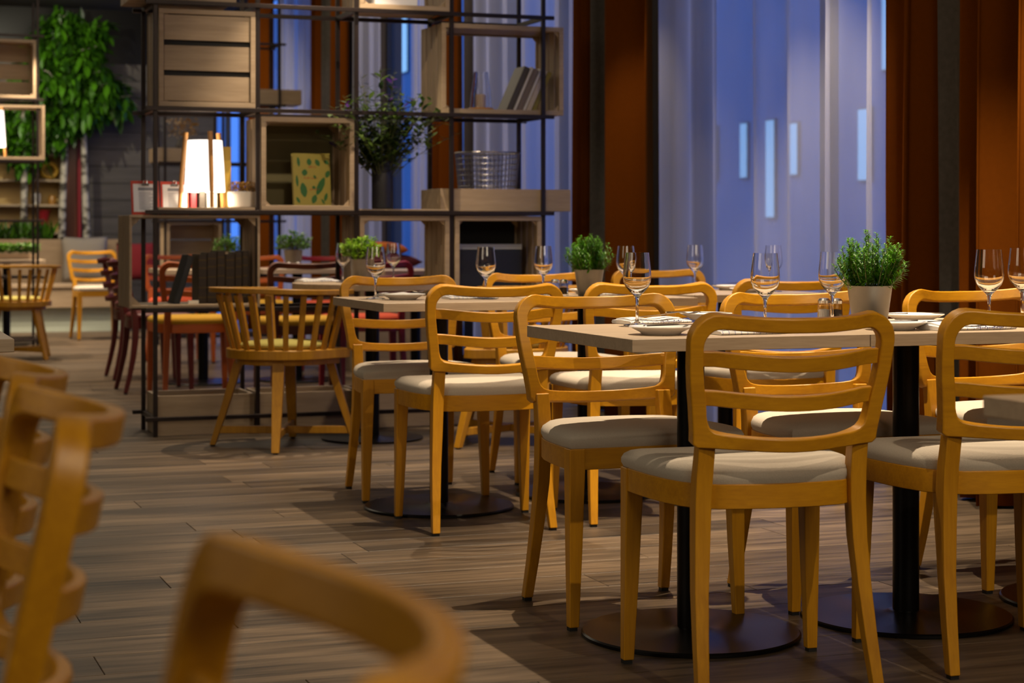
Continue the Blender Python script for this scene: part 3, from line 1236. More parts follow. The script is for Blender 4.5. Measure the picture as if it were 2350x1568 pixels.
M_LEATH = plain('old_leather', (0.030, 0.017, 0.010, 1), 0.42, var=0.5, scale=60, bump=0.4)
M_LEATHB = plain('black_leather', (0.014, 0.016, 0.020, 1), 0.4, var=0.3, scale=60)
M_GILT = plain('dull_gilt', (0.10, 0.065, 0.025, 1), 0.4, 0.6)
GB = 'old leather books on the lower shelf'
bx = 1.655
bz, by = ZL[1] + .0165, SY0 + .06
lab = ['next to the leaning black one', 'second of the upright row', 'third of the upright row', 'fourth of the upright row', 'fifth of the upright row', 'last of the upright row at the crate side']
make_book('leather_book', .03, .17, .245, M_LEATHB, 'black bound book leaning against the old leather books', 1.535, by, bz, 0, R(17), GB)
for i, t in enumerate((.042, .046, .040, .045, .034, .030)):
    h = .236 + .008 * ((i * 7) % 3)
    make_book('leather_book', t, .17, h, M_LEATH, 'dark ribbed leather book, ' + lab[i], bx, by, bz, 0, 0, GB, trim=M_GILT)
    bx += t + .0015
cardm = boxo('price_card', 0, .05, 0, .012, 0, .016, M_PAGE)
cardm.location = (1.555, SY0 - .011, ZL[1] + .0265)
cardm.location = (1.60, SY0 + .02, ZL[1] + .0165)
tag(cardm, 'small blank cream card before the old leather books', 'card')

# green book with leaves, leaning in the olive crate
bk = empty('cook_book', (2.135, SY0 + .10, ZL[2] + .0175), 0, 'green book with leaf pattern and red lettering leaning in the olive crate', 'book')
bk.rotation_euler = (R(-7), 0, R(4))
M_BGREEN = plain('book_lime', (0.36, 0.30, 0.055, 1), 0.55, var=0.08, scale=20)
boxo('cover', 0, .192, 0, .003, 0, .268, M_BGREEN, bk)
boxo('pages', .003, .188, .0034, .0165, .003, .265, M_PAGE, bk)
boxo('back_cover', 0, .192, .017, .020, 0, .268, M_BGREEN, bk)
M_BL = plain('book_leaf_green', (0.030, 0.135, 0.030, 1), 0.5)
M_BR = plain('book_red', (0.36, 0.07, 0.015, 1), 0.5)


def flat_leaf(bm, cx, cz, L, W, ang):
    pts = []
    for k in range(10):
        t = k / 10 * 2 * PI
        x, z = W / 2 * math.copysign(abs(math.sin(t)) ** 1.5, math.sin(t)), L / 2 * math.cos(t)
        pts.append((cx + x * math.cos(ang) - z * math.sin(ang), cz + x * math.sin(ang) + z * math.cos(ang)))
    a = [bm.verts.new((p[0], -.0006, p[1])) for p in pts]
    b = [bm.verts.new((p[0], -.00005, p[1])) for p in pts]
    bm.faces.new(a)
    bm.faces.new(b[::-1])
    for i in range(10):
        j = (i + 1) % 10
        bm.faces.new((a[i], b[i], b[j], a[j]))


for cx, cz, L, W, an in ((.085, .225, .036, .026, .1), (.128, .222, .038, .024, .5), (.060, .172, .034, .03, -.2), (.052, .085, .075, .036, .15), (.140, .105, .10, .034, -.45),
                         (.105, .040, .048, .028, -.35), (.022, .035, .035, .016, .5), (.165, .050, .045, .018, -.3), (.178, .165, .04, .024, -.4), (.020, .13, .06, .014, .05),
                         (.112, .150, .022, .014, .6), (.105, .098, .02, .018, 1.2), (.150, .028, .03, .012, .5), (.175, .225, .03, .02, .9), (.03, .225, .05, .016, .1)):
    bm = bmesh.new()
    flat_leaf(bm, cx, cz, L, W, an)
    fin('leaf_print', bm, M_BL, bk)
bm = bmesh.new()
rl = random.Random(4)
for cx0, cz, n in ((.082, .196, 5), (.056, .140, 9), (.085, .083, 6)):
    for k in range(n):
        x0 = cx0 + k * .0085
        box(bm, x0, x0 + .0018, -.0006, 0, cz, cz + .010)
        box(bm, x0 + .0018, x0 + .005, -.0006, 0, cz + rl.choice((0, .004, .008)), cz + rl.choice((0, .004, .008)) + .0022)
fin('lettering', bm, M_BR, bk)

# leaning books, lantern and things in the see-through crate
lz = ZL[3] + .0155
GK = 'books leaning in the see through crate'
cov = [plain('cover_umber', (0.06, 0.05, 0.04, 1), .5), plain('cover_white', (0.55, 0.52, 0.50, 1), .5), plain('cover_taupe', (0.17, 0.13, 0.11, 1), .5),
       plain('cover_cream', (0.5, 0.42, 0.34, 1), .5), plain('cover_olive', (0.24, 0.19, 0.03, 1), .5)]
xx = 3.228
for i, (c, t, h, lb) in enumerate(((0, .032, .262, 'dark brown book, first of those leaning in the see through crate'), (1, .014, .258, 'thin white book leaning second in the see through crate'),
                                   (2, .028, .250, 'taupe book leaning in the middle of the see through crate'), (1, .014, .250, 'white spined book behind the taupe one in the see through crate'),
                                   (3, .026, .245, 'cream book leaning in the see through crate'), (4, .022, .235, 'olive book leaning last in the see through crate'))):
    make_book('leaning_book', t, .15, h, cov[c], lb, xx, SY0 + .075, lz, 0, R(24), GK)
    xx += t / math.cos(R(24)) + .003
ln = empty('glass_lantern', (3.115, SY0 + .13, lz), 0, 'clear glass lantern with a cream candle on an amber wooden base', 'lantern')
bm = bmesh.new()
lathe(bm, [(.064, 0), (.066, .003), (.066, .018), (.063, .021)], 36)
fin('base', bm, plain('amber_wood', (0.40, 0.17, 0.03, 1), 0.35, var=0.2, scale=30), ln, smooth=True, angle=30)
bm = bmesh.new()
lathe(bm, [(.057, .022), (.052, .09), (.040, .17), (.036, .205), (.0345, .205), (.0385, .17), (.0505, .09), (.0555, .022)], 36, cap0=False, cap1=False)
fin('glass_shade', bm, M_GLASS, ln, smooth=True)
bm = bmesh.new()
lathe(bm, [(.026, .022), (.026, .088), (.022, .091), (.004, .089)], 28)
fin('candle', bm, plain('candle_wax', (0.70, 0.52, 0.38, 1), 0.5), ln, smooth=True, angle=40)

# wire basket on the tray
wb_ = empty('wire_basket', (3.165, SY0 + .175, ZL[2] + .0145), 0, 'round wire mesh basket in the long oak tray', 'basket')
wb_.scale = (1.05, 1.05, 1.0)
M_WIRE = plain('galvanised_wire', (0.36, 0.34, 0.33, 1), 0.35, 0.85)
bm = bmesh.new()
HB = .285


def brad(z):
    return .132 + .026 * z / HB


for k in range(44):
    a = 2 * PI * k / 44
    tube(bm, [(brad(z) * math.cos(a), brad(z) * math.sin(a), z) for z in (0.002, HB * .5, HB)], .0022, 5)
fin('wire', bm, M_WIRE, wb_)
bm = bmesh.new()
for j in range(11):
    z = .002 + (HB - .004) * j / 10
    tube(bm, [(brad(z) * math.cos(2 * PI * k / 40), brad(z) * math.sin(2 * PI * k / 40), z) for k in range(40)], .0022, 5, closed=True)
for j in range(1, 5):
    tube(bm, [(.026 * j * math.cos(2 * PI * k / 28), .026 * j * math.sin(2 * PI * k / 28), .002) for k in range(28)], .0011, 5, closed=True)
fin('hoop', bm, M_WIRE, wb_)
for z, nm in ((HB, 'rim'), (.003, 'foot_ring')):
    bm = bmesh.new()
    tube(bm, [(brad(z) * math.cos(2 * PI * k / 48), brad(z) * math.sin(2 * PI * k / 48), z) for k in range(48)], .004 if nm == 'rim' else .003, 8, closed=True)
    fin(nm, bm, M_WIRE, wb_, smooth=True)

# white pot with dried flowers beside the lamp
dp = empty('dried_flower_pot', (1.885, SY0 + .14, ZL[2] + .0135), 0, 'white pot of golden dried flowers beside the lit lamp', 'plant')
bm = bmesh.new()
lathe(bm, [(.062, 0), (.068, .005), (.072, .075), (.070, .078), (.066, .075), (.064, .02)], 40)
fin('pot', bm, M_WHITE, dp, smooth=True, angle=35)
bm = bmesh.new()
rd = random.Random(2)
for k in range(520):
    a, q = rd.uniform(0, 2 * PI), math.sqrt(rd.random())
    p = Vector((.066 * q * math.cos(a), .066 * q * math.sin(a), .068 + .052 * rd.random()))
    v = Vector((rd.uniform(-1, 1), rd.uniform(-1, 1), rd.uniform(.1, 1))).normalized() * .016
    leafy(bm, p + v, p, .010, n=2)
tag(fin('dried_blooms', bm, leaf_mat('dried_gold', (0.22, 0.10, 0.02, 1), (0.55, 0.32, 0.07, 1), .15), dp), kind='stuff')
# things behind the lamp
mk = make_book
mk('story_book', .045, .16, .30, plain('cover_gold', (0.52, 0.33, 0.05, 1), .45), 'tall golden yellow book standing behind the lamp', 1.80, SY0 + .21, ZL[2] + .0135, 0, 0, 'books behind the lamp')
mk('story_book', .028, .12, .10, plain('cover_crimson', (0.40, 0.03, 0.04, 1), .45), 'short crimson book standing behind the lamp legs', 1.648, SY0 + .22, ZL[2] + .0135, 0, 0, 'books behind the lamp')
mk('story_book', .03, .12, .098, cov[0], 'short dark book standing behind the lamp legs', 1.69, SY0 + .22, ZL[2] + .0135, 0, 0, 'books behind the lamp')
mk('story_book', .05, .12, .095, cov[1], 'short white book standing behind the lamp legs', 1.728, SY0 + .22, ZL[2] + .0135, 0, 0, 'books behind the lamp')

# two clipboards with menus on the crate end
M_RED = plain('clip_red', (0.55, 0.045, 0.02, 1), 0.4)
M_SHEET = plain('menu_sheet', (0.86, 0.86, 0.88, 1), 0.6)
M_INK = plain('grey_ink', (0.28, 0.30, 0.34, 1), 0.7)
for i, (x, y, rz, lb) in enumerate(((1.345, SY0 + .10, R(4), 'red clipboard with a white menu sheet, left of the shelf post'), (1.50, SY0 + .19, R(2), 'red clipboard with a white menu sheet, half hidden behind the shelf post'))):
    cb = empty('clipboard', (x, y, ZL[1] + .442), rz, lb, 'clipboard', 'red menu clipboards')
    cb.rotation_euler = (R(-9), 0, rz)
    boxo('board', 0, .135, 0, .004, 0, .165, M_RED, cb, bevel=.001)
    boxo('sheet', .010, .126, -.0010, -.0002, .014, .150, M_SHEET, cb)
    bm = bmesh.new()
    box(bm, .050, .086, -.008, -.001, .140, .152)
    tube(bm, [(.060, -.005, .152), (.060, -.005, .166), (.076, -.005, .166), (.076, -.005, .152)], .0025, 6)
    fin('clip', bm, M_CUTLERY, cb)
    bm = bmesh.new()
    box(bm, .034, .112, -.0016, -.0011, .118, .132)
    for k in range(11):
        w = (.060, .072, .05, .068)[k % 4]
        box(bm, .036, .036 + w, -.0016, -.0011, .106 - .0078 * k, .1085 - .0078 * k)
    fin('print', bm, M_INK, cb)

# white box and dark laptop case in the dark crate, papers in the top crate
o = boxo('white_booklet', 0, .26, 0, .18, 0, .022, M_SHEET, bevel=.001)
o.location = (3.00, SY0 + .06, ZL[1] + .28)
bpy.data.objects.remove(o)
pb = boxo('paper_block', 0, .22, 0, .14, 0, .10, M_SHEET, bevel=.002)
pb.location = (2.53, SY0 + .04, ZL[4] + .0155)
tag(pb, 'white block of paper in the crate at the top edge', 'paper')
bxd = empty('storage_box', (2.965, SY0 + .10, ZL[1] + .0155), 0, 'dark storage box with a pale lid edge inside the dark crate', 'box')
boxo('box_body', 0, .36, 0, .20, 0, .255, M_LEATHB, bxd, bevel=.002)
boxo('box_lid', -.003, .363, -.003, .203, .2555, .283, plain('lid_grey', (0.42, 0.44, 0.47, 1), .5), bxd, bevel=.002)

# ------------------------------------------------------------------ barrel chairs with spindles
M_SPX = wood('spindle_wood', (0.29, 0.12, 0.006, 1), (0.52, 0.255, 0.014, 1), 'Z', 1.6, 0.38, 0.05, 0.9)
M_CUSH = plain('yellow_cushion', (0.46, 0.40, 0.10, 1), 0.9, var=0.1, scale=200, bump=0.2)


def make_spindle_chair():
    root = empty('spindle_chair')
    # seat board with squared front
    pts = []
    for k in range(28):
        a = R(-18 + 216 * k / 27)
        pts.append((.262 * math.cos(a), .262 * math.sin(a)))
    pts += [(-.252, -.16), (-.22, -.205), (.22, -.205), (.252, -.16)]
    bm = bmesh.new()
    prism(bm, pts, .405, .447)
    fin('seat', bm, M_SPX, root, bevel=.004, seg=2)
    bm = bmesh.new()
    prism(bm, [(p[0] * .84, p[1] * .84) for p in pts], .378, .4045)
    fin('seat_rail', bm, M_SPX, root, bevel=.002, seg=1)
    bm = bmesh.new()
    lathe(bm, [(.185, .4475), (.198, .452), (.20, .462), (.192, .472), (.15, .478), (.05, .480)], 44)
    fin('seat_cushion', bm, M_CUSH, root, smooth=True, angle=60)
    # crest rail: a flat bent band, wide at the back and slimmer at the arms
    bm = bmesh.new()
    secs = []
    for k in range(49):
        t = k / 48
        a = R(-32 + 244 * t)
        w = .026 + .010 * math.sin(PI * t)
        r0, z = .305, .690 + .012 * math.sin(PI * t) ** 2
        c, s = math.cos(a), math.sin(a)
        secs.append([Vector(((r0 - w) * c, (r0 - w) * s, z)), Vector(((r0 + w) * c, (r0 + w) * s, z)),
                     Vector(((r0 + w) * c, (r0 + w) * s, z + .023)), Vector(((r0 - w) * c, (r0 - w) * s, z + .023))])
    sweep(bm, secs)
    fin('crest_rail', bm, M_SPX, root, bevel=.004, seg=2, angle=45)
    for k in range(16):
        a = R(-24 + 228 * k / 15)
        c, s = math.cos(a), math.sin(a)
        wd = .020 if k in (0, 15) else .0125
        bm = bmesh.new()
        secs = []
        for r0, z in ((.236, .446), (.300, .6905)):
            secs.append([Vector((r0 * c + q1 * c - q2 * s, r0 * s + q1 * s + q2 * c, z)) for q1, q2 in ((-.008, -wd), (.008, -wd), (.008, wd), (-.008, wd))])
        sweep(bm, secs)
        fin('spindle', bm, M_SPX, root, bevel=.002, seg=1)
    for k in range(4):
        a = R(45 + 90 * k)
        c, s = math.cos(a), math.sin(a)
        bm = bmesh.new()
        secs = []
        for r0, z, w, q in ((.205, .392, .027, .020), (.262, .20, .023, .017), (.325, .006, .017, .013)):
            secs.append([Vector((r0 * c + q1 * c - q2 * s, r0 * s + q1 * s + q2 * c, z)) for q1, q2 in ((-q, -w), (q, -w), (q, w), (-q, w))])
        sweep(bm, secs)
        lg = fin('leg', bm, M_SPX, root, bevel=.003, seg=2)
        bm = bmesh.new()
        lathe(bm, [(.010, 0), (.011, .0062)], 12, Matrix.Translation((.325 * c, .325 * s, 0)))
        fin('glide', bm, M_GLIDE, lg)
    for a in (45, 135):
        M = Matrix.Rotation(R(a), 4, 'Z')
        z0 = .058 if a == 45 else .0585
        if a == 45:
            boxo('stretcher', -.30, .30, -.013, .013, z0, z0 + .034, M_SPX, root, bevel=.003, M=M)
        else:
            boxo('stretcher', -.30, -.0135, -.013, .013, z0, z0 + .034, M_SPX, root, bevel=.003, M=M)
            boxo('stretcher', .0135, .30, -.013, .013, z0, z0 + .034, M_SPX, root, bevel=.003, M=M)
    return root


GW = 'spindle barrel chairs'
sp0 = make_spindle_chair()
put(sp0, 1.93, 8.32, 0, 'barrel chair of bent oak with spindles and a yellow cushion, before the divider shelf', 'chair', GW, R(115))
c_ = copy_tree(sp0)
put(c_, 2.93, 8.06, 0, 'barrel chair of bent oak glimpsed through the slats of a ladder back chair', 'chair', GW, R(-112))
c_ = copy_tree(sp0)
put(c_, 1.33, 14.75, 0, 'barrel chair of bent oak far off at the left edge, below the left shelf', 'chair', GW, R(172))

# ------------------------------------------------------------------ round table between the barrel chairs
rt = empty('round_table', (2.385, 8.47, 0), 0, 'round oak table in front of the divider shelf with a bright green herb', 'table')
bm = bmesh.new()
lathe(bm, [(.372, TZ - .03), (.375, TZ - .028), (.375, TZ - .002), (.373, TZ)], 72)
fin('tabletop', bm, M_TABLE, rt, smooth=True, angle=30)
bm = bmesh.new()
lathe(bm, [(.033, .012), (.033, TZ - .031)], 32)
fin('column', bm, M_BLACK, rt, smooth=True)
bm = bmesh.new()
lathe(bm, [(.235, 0), (.238, .002), (.238, .009), (.06, .0125), (.034, .02)], 60)
fin('base_disc', bm, M_BLACK, rt, smooth=True, angle=30)

# ------------------------------------------------------------------ tableware
GL_PROF = [(.0005, .0042), (.030, .0032), (.0335, .0015), (.0335, .0005), (.030, 0), (.0005, 0)]


def make_glass():
    root = empty('wine_glass')
    bm = bmesh.new()
    outer = [(.034, 0), (.0345, .0012), (.030, .0028), (.012, .0055), (.0048, .011), (.0036, .022), (.0036, .045), (.0046, .066), (.0085, .075),
             (.020, .086), (.030, .098), (.0345, .110), (.0358, .122), (.0348, .140), (.0322, .162), (.0298, .1835)]
    inner = [(.0290, .1835), (.0313, .162), (.0338, .140), (.0348, .122), (.0334, .111), (.0285, .100), (.018, .089), (.006, .083), (.0006, .0822)]
    lathe(bm, outer + inner, 48)
    fin('glass_body', bm, M_GLASS, root, smooth=True, angle=60)
    return root


gl0 = make_glass()
first = [True]


def glass(px, Y, label, s=1.0):
    if first[0]:
        g = gl0
        first[0] = False
    else:
        g = copy_tree(gl0)
    p = to_world(px, 600, Y)
    g.location = (p.x, p.y, TZ + .0004)
    g.scale = (s, s, s)
    tag(g, label, 'glass', 'stemmed wine glasses')


glass(1462, 4.70, 'wine glass at the open corner of the front table, before the facing chair')
glass(1756, 4.58, 'wine glass on the front table above the back of the middle front chair')
glass(1910, 4.85, 'wine glass partly hidden by the larger rosemary pot')
glass(2270, 4.75, 'wine glass above the front chair cut off by the right edge', 1.04)
glass(2346, 5.0, 'wine glass half cut off by the right edge', 1.05)
glass(862, 6.60, 'wine glass near the open end of the second table row')
glass(1115, 6.60, 'wine glass in front of the dark crate of the divider shelf')
glass(1247, 7.0, 'wine glass left of the smaller rosemary pot')
glass(1436, 7.0, 'wine glass right of the smaller rosemary pot, against orange drape')
glass(1595, 7.6, 'wine glass of the second row against the sheer curtain, left of two')
glass(1775, 7.4, 'faint wine glass of the second row against the sheer curtain, right of two')
glass(787, 8.85, 'wine glass on the round table left of the bright green herb')
glass(903, 8.80, 'wine glass on the round table right of the bright green herb')

M_NAP = None


def napkin_mat():
    m, nt, b = new_mat('striped_linen')
    N, L = nt.nodes, nt.links
    tc = N.new('ShaderNodeTexCoord')
    sx = N.new('ShaderNodeSeparateXYZ')
    L.new(tc.outputs['Object'], sx.inputs[0])
    parts = []
    for ax, k in ((0, 62), (1, 62)):
        mu = N.new('ShaderNodeMath')
        mu.operation = 'MULTIPLY'
        mu.inputs[1].default_value = k
        L.new(sx.outputs[ax], mu.inputs[0])
        fr = N.new('ShaderNodeMath')
        fr.operation = 'FRACT'
        L.new(mu.outputs[0], fr.inputs[0])
        lt = N.new('ShaderNodeMath')
        lt.operation = 'LESS_THAN'
        lt.inputs[1].default_value = 0.12
        L.new(fr.outputs[0], lt.inputs[0])
        parts.append(lt)
    mx = N.new('ShaderNodeMath')
    mx.operation = 'MAXIMUM'
    L.new(parts[0].outputs[0], mx.inputs[0])
    mx.inputs[1].default_value = 0
    mi = N.new('ShaderNodeMix')
    mi.data_type = 'RGBA'
    mi.inputs[6].default_value = (0.80, 0.78, 0.76, 1)
    mi.inputs[7].default_value = (0.30, 0.33, 0.52, 1)
    L.new(mx.outputs[0], mi.inputs[0])
    L.new(mi.outputs[2], b.inputs['Base Color'])
    b.inputs['Roughness'].default_value = 0.9
    return m


M_NAP = napkin_mat()
M_BLUEINK = plain('blue_ink', (0.05, 0.05, 0.26, 1), 0.8)


def make_napkin():
    root = empty('folded_napkin')
    bm = bmesh.new()
    secs = []
    L, W = .20, .085
    for k in range(13):
        x = -L / 2 + L * k / 12
        w = W / 2 * (1 - .35 * max(0, (k - 9) / 3))
        zt = .009 + .002 * math.sin(k * .9)
        secs.append([Vector((x, -w, .0005)), Vector((x, -w - .003, .004)), Vector((x, -w + .001, zt - .001)), Vector((x, 0, zt + .0015)), Vector((x, w - .001, zt)),
                     Vector((x, w + .003, .0045)), Vector((x, w, .0005))])
    sweep(bm, secs)
    fin('cloth_fold', bm, M_NAP, root, smooth=True, angle=50)
    bm = bmesh.new()
    secs = []
    for k in range(13):
        x = -L / 2 + .008 + (L - .03) * k / 12
        w = W / 2 - .008 - .012 * max(0, (k - 9) / 3)
        z = .0125 + .002 * math.sin(k * .9)
        secs.append([Vector((x, -w, z - .0030)), Vector((x, -w - .002, z - .001)), Vector((x, 0, z + .003)), Vector((x, w + .002, z)), Vector((x, w, z - .0025))])
    sweep(bm, secs)
    fin('cloth_fold', bm, M_NAP, root, smooth=True, angle=50)
    # a line of small printed script along the near edge
    bm = bmesh.new()
    r = random.Random(8)
    x = -.01
    while x < .055:
        h = r.choice((.003, .004, .006))
        box(bm, x, x + .0012, -W / 2 - .0042, -W / 2 - .0034, .0035, .0035 + h)
        box(bm, x, x + .003, -W / 2 - .0042, -W / 2 - .0034, .0035 + h * .5, .0035 + h * .5 + .001)
        x += .0042
    tag(fin('script_print', bm, M_BLUEINK, root), kind='stuff')
    return root


def make_plate(r=.075):
    root = empty('side_plate')
    bm = bmesh.new()
    lathe(bm, [(r * .55, 0), (r * .58, .0005), (r * .66, .006), (r * .97, .0165), (r, .018), (r * .985, .0195), (r * .70, .0115), (r * .62, .0085), (.004, .008)], 48)
    fin('plate_body', bm, M_WHITE, root, smooth=True, angle=50)
    return root


def make_knife():
    root = empty('table_knife')
    bm = bmesh.new()
    secs = []
    for x, w, t in ((-.10, .004, .002), (-.095, .0065, .0032), (-.02, .0052, .003), (0, .004, .0026), (.008, .0065, .0014), (.06, .0075, .0012), (.088, .006, .001), (.098, .001, .0006)):
        secs.append([Vector((x, -w, 0)), Vector((x, w, 0)), Vector((x, w * .9, t)), Vector((x, -w * .9, t))])
    sweep(bm, secs[:4])
    fin('handle', bm, M_CUTLERY, root, smooth=True, angle=40)
    bm = bmesh.new()
    sweep(bm, secs[3:])
    fin('blade', bm, M_CUTLERY, root, smooth=True, angle=40)
    return root


def make_fork():
    root = empty('table_fork')
    bm = bmesh.new()
    secs = []
    for x, w, z in ((-.095, .004, 0), (-.088, .0065, 0), (-.03, .0035, .003), (.03, .003, .009), (.048, .007, .008), (.060, .011, .005)):
        secs.append([Vector((x, -w, z)), Vector((x, w, z)), Vector((x, w, z + .002)), Vector((x, -w, z + .002))])
    sweep(bm, secs)
    fin('handle', bm, M_CUTLERY, root, smooth=True, angle=40)
    for k in range(4):
        y = -.0088 + k * .00587
        bm = bmesh.new()
        secs = []
        for x, w, z in ((.060, .0017, .005), (.078, .0016, .005), (.098, .0009, .0095)):
            secs.append([Vector((x, y - w, z)), Vector((x, y + w, z)), Vector((x, y + w, z + .0018)), Vector((x, y - w, z + .0018))])
        sweep(bm, secs)
        fin('tine', bm, M_CUTLERY, root, smooth=True, angle=40)
    return root


protos = {'napkin': [make_napkin(), True], 'plate': [make_plate(), True], 'knife': [make_knife(), True], 'fork': [make_fork(), True]}


def ware(kind, px, py, deg, label, z=TZ + .0004, s=1.0, gxgy=None):
    p0 = protos[kind]
    if p0[1]:
        o = p0[0]
        p0[1] = False
    else:
        o = copy_tree(p0[0])
    p = on_z(px, py, TZ) if gxgy is None else Vector((gxgy[0], gxgy[1], 0))
    o.location = (p.x, p.y, z)
    o.rotation_euler = (0, 0, R(deg))
    o.scale = (s, s, s)
    grp = {'napkin': 'folded striped napkins', 'plate': 'white side plates', 'knife': 'table knives', 'fork': 'table forks'}[kind]
    tag(o, label, {'napkin': 'napkin', 'plate': 'plate', 'knife': 'knife', 'fork': 'fork'}[kind], grp)
    return p


PZ = TZ + .0195
ware('plate', 1517, 768, 0, 'white side plate at the near open corner of the front table')
p = on_z(1517, 768, TZ)
ware('knife', 0, 0, 15, 'knife lying across the side plate at the near open corner', PZ + .0012, 1, (p.x + .045, p.y + .005))
ware('napkin', 1500, 742, 10, 'folded striped napkin behind the corner wine glass of the front table')
p = on_z(1500, 742, TZ)
ware('fork', 0, 0, 12, 'fork lying on the napkin behind the corner wine glass', TZ + .0178, 1, (p.x + .035, p.y - .012))
ware('plate', 1620, 734, 0, 'white side plate half hidden by the middle front chair top', s=.95)
p = on_z(1620, 734, TZ)
ware('knife', 0, 0, -20, 'knife on the side plate half hidden by the middle front chair', PZ, .9, (p.x - .02, p.y))
ware('napkin', 1722, 766, 2, 'folded striped napkin seen through the back of the middle front chair')
ware('plate', 2055, 757, 0, 'white side plate between the two front chairs', s=1.02)
p = on_z(2055, 757, TZ)
ware('knife', 0, 0, 165, 'knife with its handle over the edge of the plate between the front chairs', PZ + .001, 1, (p.x + .055, p.y - .01))
ware('napkin', 2222, 756, 0, 'folded striped napkin seen through the back of the front chair at the right edge', s=1.15)
ware('plate', 2098, 738, 0, 'white side plate right of the larger rosemary pot', s=1.05)
p = on_z(2098, 738, TZ)
ware('knife', 0, 0, 160, 'knife on the plate right of the larger rosemary pot', PZ + .001, .95, (p.x - .02, p.y))
ware('napkin', 1950, 741, 0, 'folded striped napkin between the shakers and the larger rosemary pot', s=.62)
ware('plate', 925, 688, 0, 'white side plate at the open end of the second row table', s=1.05)
p = on_z(925, 688, TZ)
ware('napkin', 910, 679, 12, 'folded striped napkin behind the side plate of the second row table', s=.7)
ware('fork', 0, 0, 15, 'fork on the side plate of the second row table', PZ + .001, 1, (p.x - .005, p.y))
ware('napkin', 1080, 686, 3, 'folded striped napkin seen under the top rail of a second row chair', s=.95)
ware('napkin', 1420, 676, 3, 'folded striped napkin before the smaller rosemary pot', s=.95)
ware('plate', 1350, 675, 0, 'white side plate beside the small shakers of the second row')
ware('plate', 0, 0, 0, 'white side plate at the far end of the second row near the curtain', s=1.0, gxgy=(3.44, 6.85))
p = Vector((3.44, 6.85, 0))
ware('fork', 0, 0, 10, 'fork on the side plate at the far end of the second row', PZ + .001, 1, (p.x, p.y))
ware('plate', 1645, 667, 0, 'second white side plate at the far end of the second row', s=.9, gxgy=(3.36, 6.55))
ware('napkin', 0, 0, 14, 'folded napkin on the round table behind the barrel chair', s=1.0, gxgy=(2.17, 8.66))

M_SALTG = glass_mat('shaker_glass', (0.95, 0.95, 0.97, 1))
M_SALT = plain('salt', (0.8, 0.8, 0.8, 1), 0.9)
M_PEPPER = plain('pepper', (0.05, 0.035, 0.025, 1), 0.9, var=0.4, scale=300)


def make_shaker(fill):
    root = empty('shaker')
    bm = bmesh.new()
    lathe(bm, [(.0125, 0), (.0132, .001), (.0118, .034), (.0102, .034), (.0116, .004), (.0005, .0035)], 12)
    fin('glass_body', bm, M_SALTG, root)
    bm = bmesh.new()
    lathe(bm, [(.0108, .0045), (.0105, .022), (.001, .0235)], 16)
    fin('filling', bm, fill, root)
    bm = bmesh.new()
    lathe(bm, [(.0122, .0345), (.0124, .040), (.009, .044), (.001, .045)], 24)
    fin('cap', bm, M_CUTLERY, root, smooth=True, angle=40)
    return root


for (px, Y, fill, lb) in ((1891, 4.95, M_SALT, 'glass salt shaker with steel cap left of the larger rosemary pot'), (1919, 4.93, M_PEPPER, 'glass pepper shaker with steel cap left of the larger rosemary pot'),
                          (1274, 6.95, M_SALT, 'glass salt shaker of the second row left of the smaller rosemary pot'), (1294, 6.92, M_PEPPER, 'glass pepper shaker of the second row left of the smaller rosemary pot')):
    k = make_shaker(fill)
    p = to_world(px, 600, Y)
    put(k, p.x, p.y, TZ + .0004, lb, 'shaker', 'glass salt and pepper shakers')
    k.scale = (1.35, 1.35, 1.35)
p = to_world(1996, 600, 4.70)
rosemary(p.x, p.y, TZ + .0004, 'bushy rosemary in a zinc pot on the front table, larger of the two', 4, .93)
p = to_world(1352, 600, 6.9)
rosemary(p.x, p.y, TZ + .0004, 'rosemary in a zinc pot on the second row table, smaller of the two', 5, .90)
herb(2.335, 8.475, TZ + .0004, 'bright lime green herb in a zinc pot on the round table', 6, M_BASIL, .95)
for px, Y, w_, h_, lb, cl in ((858, 8.62, .014, .05, 'small steel cruet right of the bright green herb', M_CUTLERY),):
    p = to_world(px, 600, Y)
    r_ = empty('cruet', (p.x, p.y, TZ + .0004), 0, lb, 'cruet')
    bm = bmesh.new()
    lathe(bm, [(w_, 0), (w_, .045), (w_ * .8, .05), (w_ * .5, .052)], 20)
    fin('body', bm, cl, r_, smooth=True)
    bm = bmesh.new()
    lathe(bm, [(w_ * .5, .0523), (w_ * .5, .060), (.001, .062)], 16)
    fin('cap', bm, cl, r_, smooth=True)

# ------------------------------------------------------------------ painted chairs and tables beyond the divider
M_PO = plain('orange_paint', (0.42, 0.085, 0.010, 1), 0.4, var=0.08)
M_PM = plain('maroon_paint', (0.085, 0.010, 0.010, 1), 0.35, var=0.15)
M_PB = plain('brown_paint', (0.13, 0.030, 0.010, 1), 0.35, var=0.1)
M_PC = plain('crimson_paint', (0.26, 0.012, 0.018, 1), 0.4, var=0.1)
M_CY = plain('mustard_fabric', (0.55, 0.30, 0.012, 1), 0.85, var=0.08, scale=150)
M_CR = plain('scarlet_fabric', (0.52, 0.06, 0.015, 1), 0.85, var=0.08, scale=150)


def paint(m, f):
    return {M_CHX: m, M_CHZ: m, M_FABRIC: f}


GP = 'painted ladder back chairs beyond the divider'


def pchair(px, Y, deg, m, f, label):
    p = to_world(px, 600, Y)
    place_chair(p.x, p.y, deg, label, GP, paint(m, f))


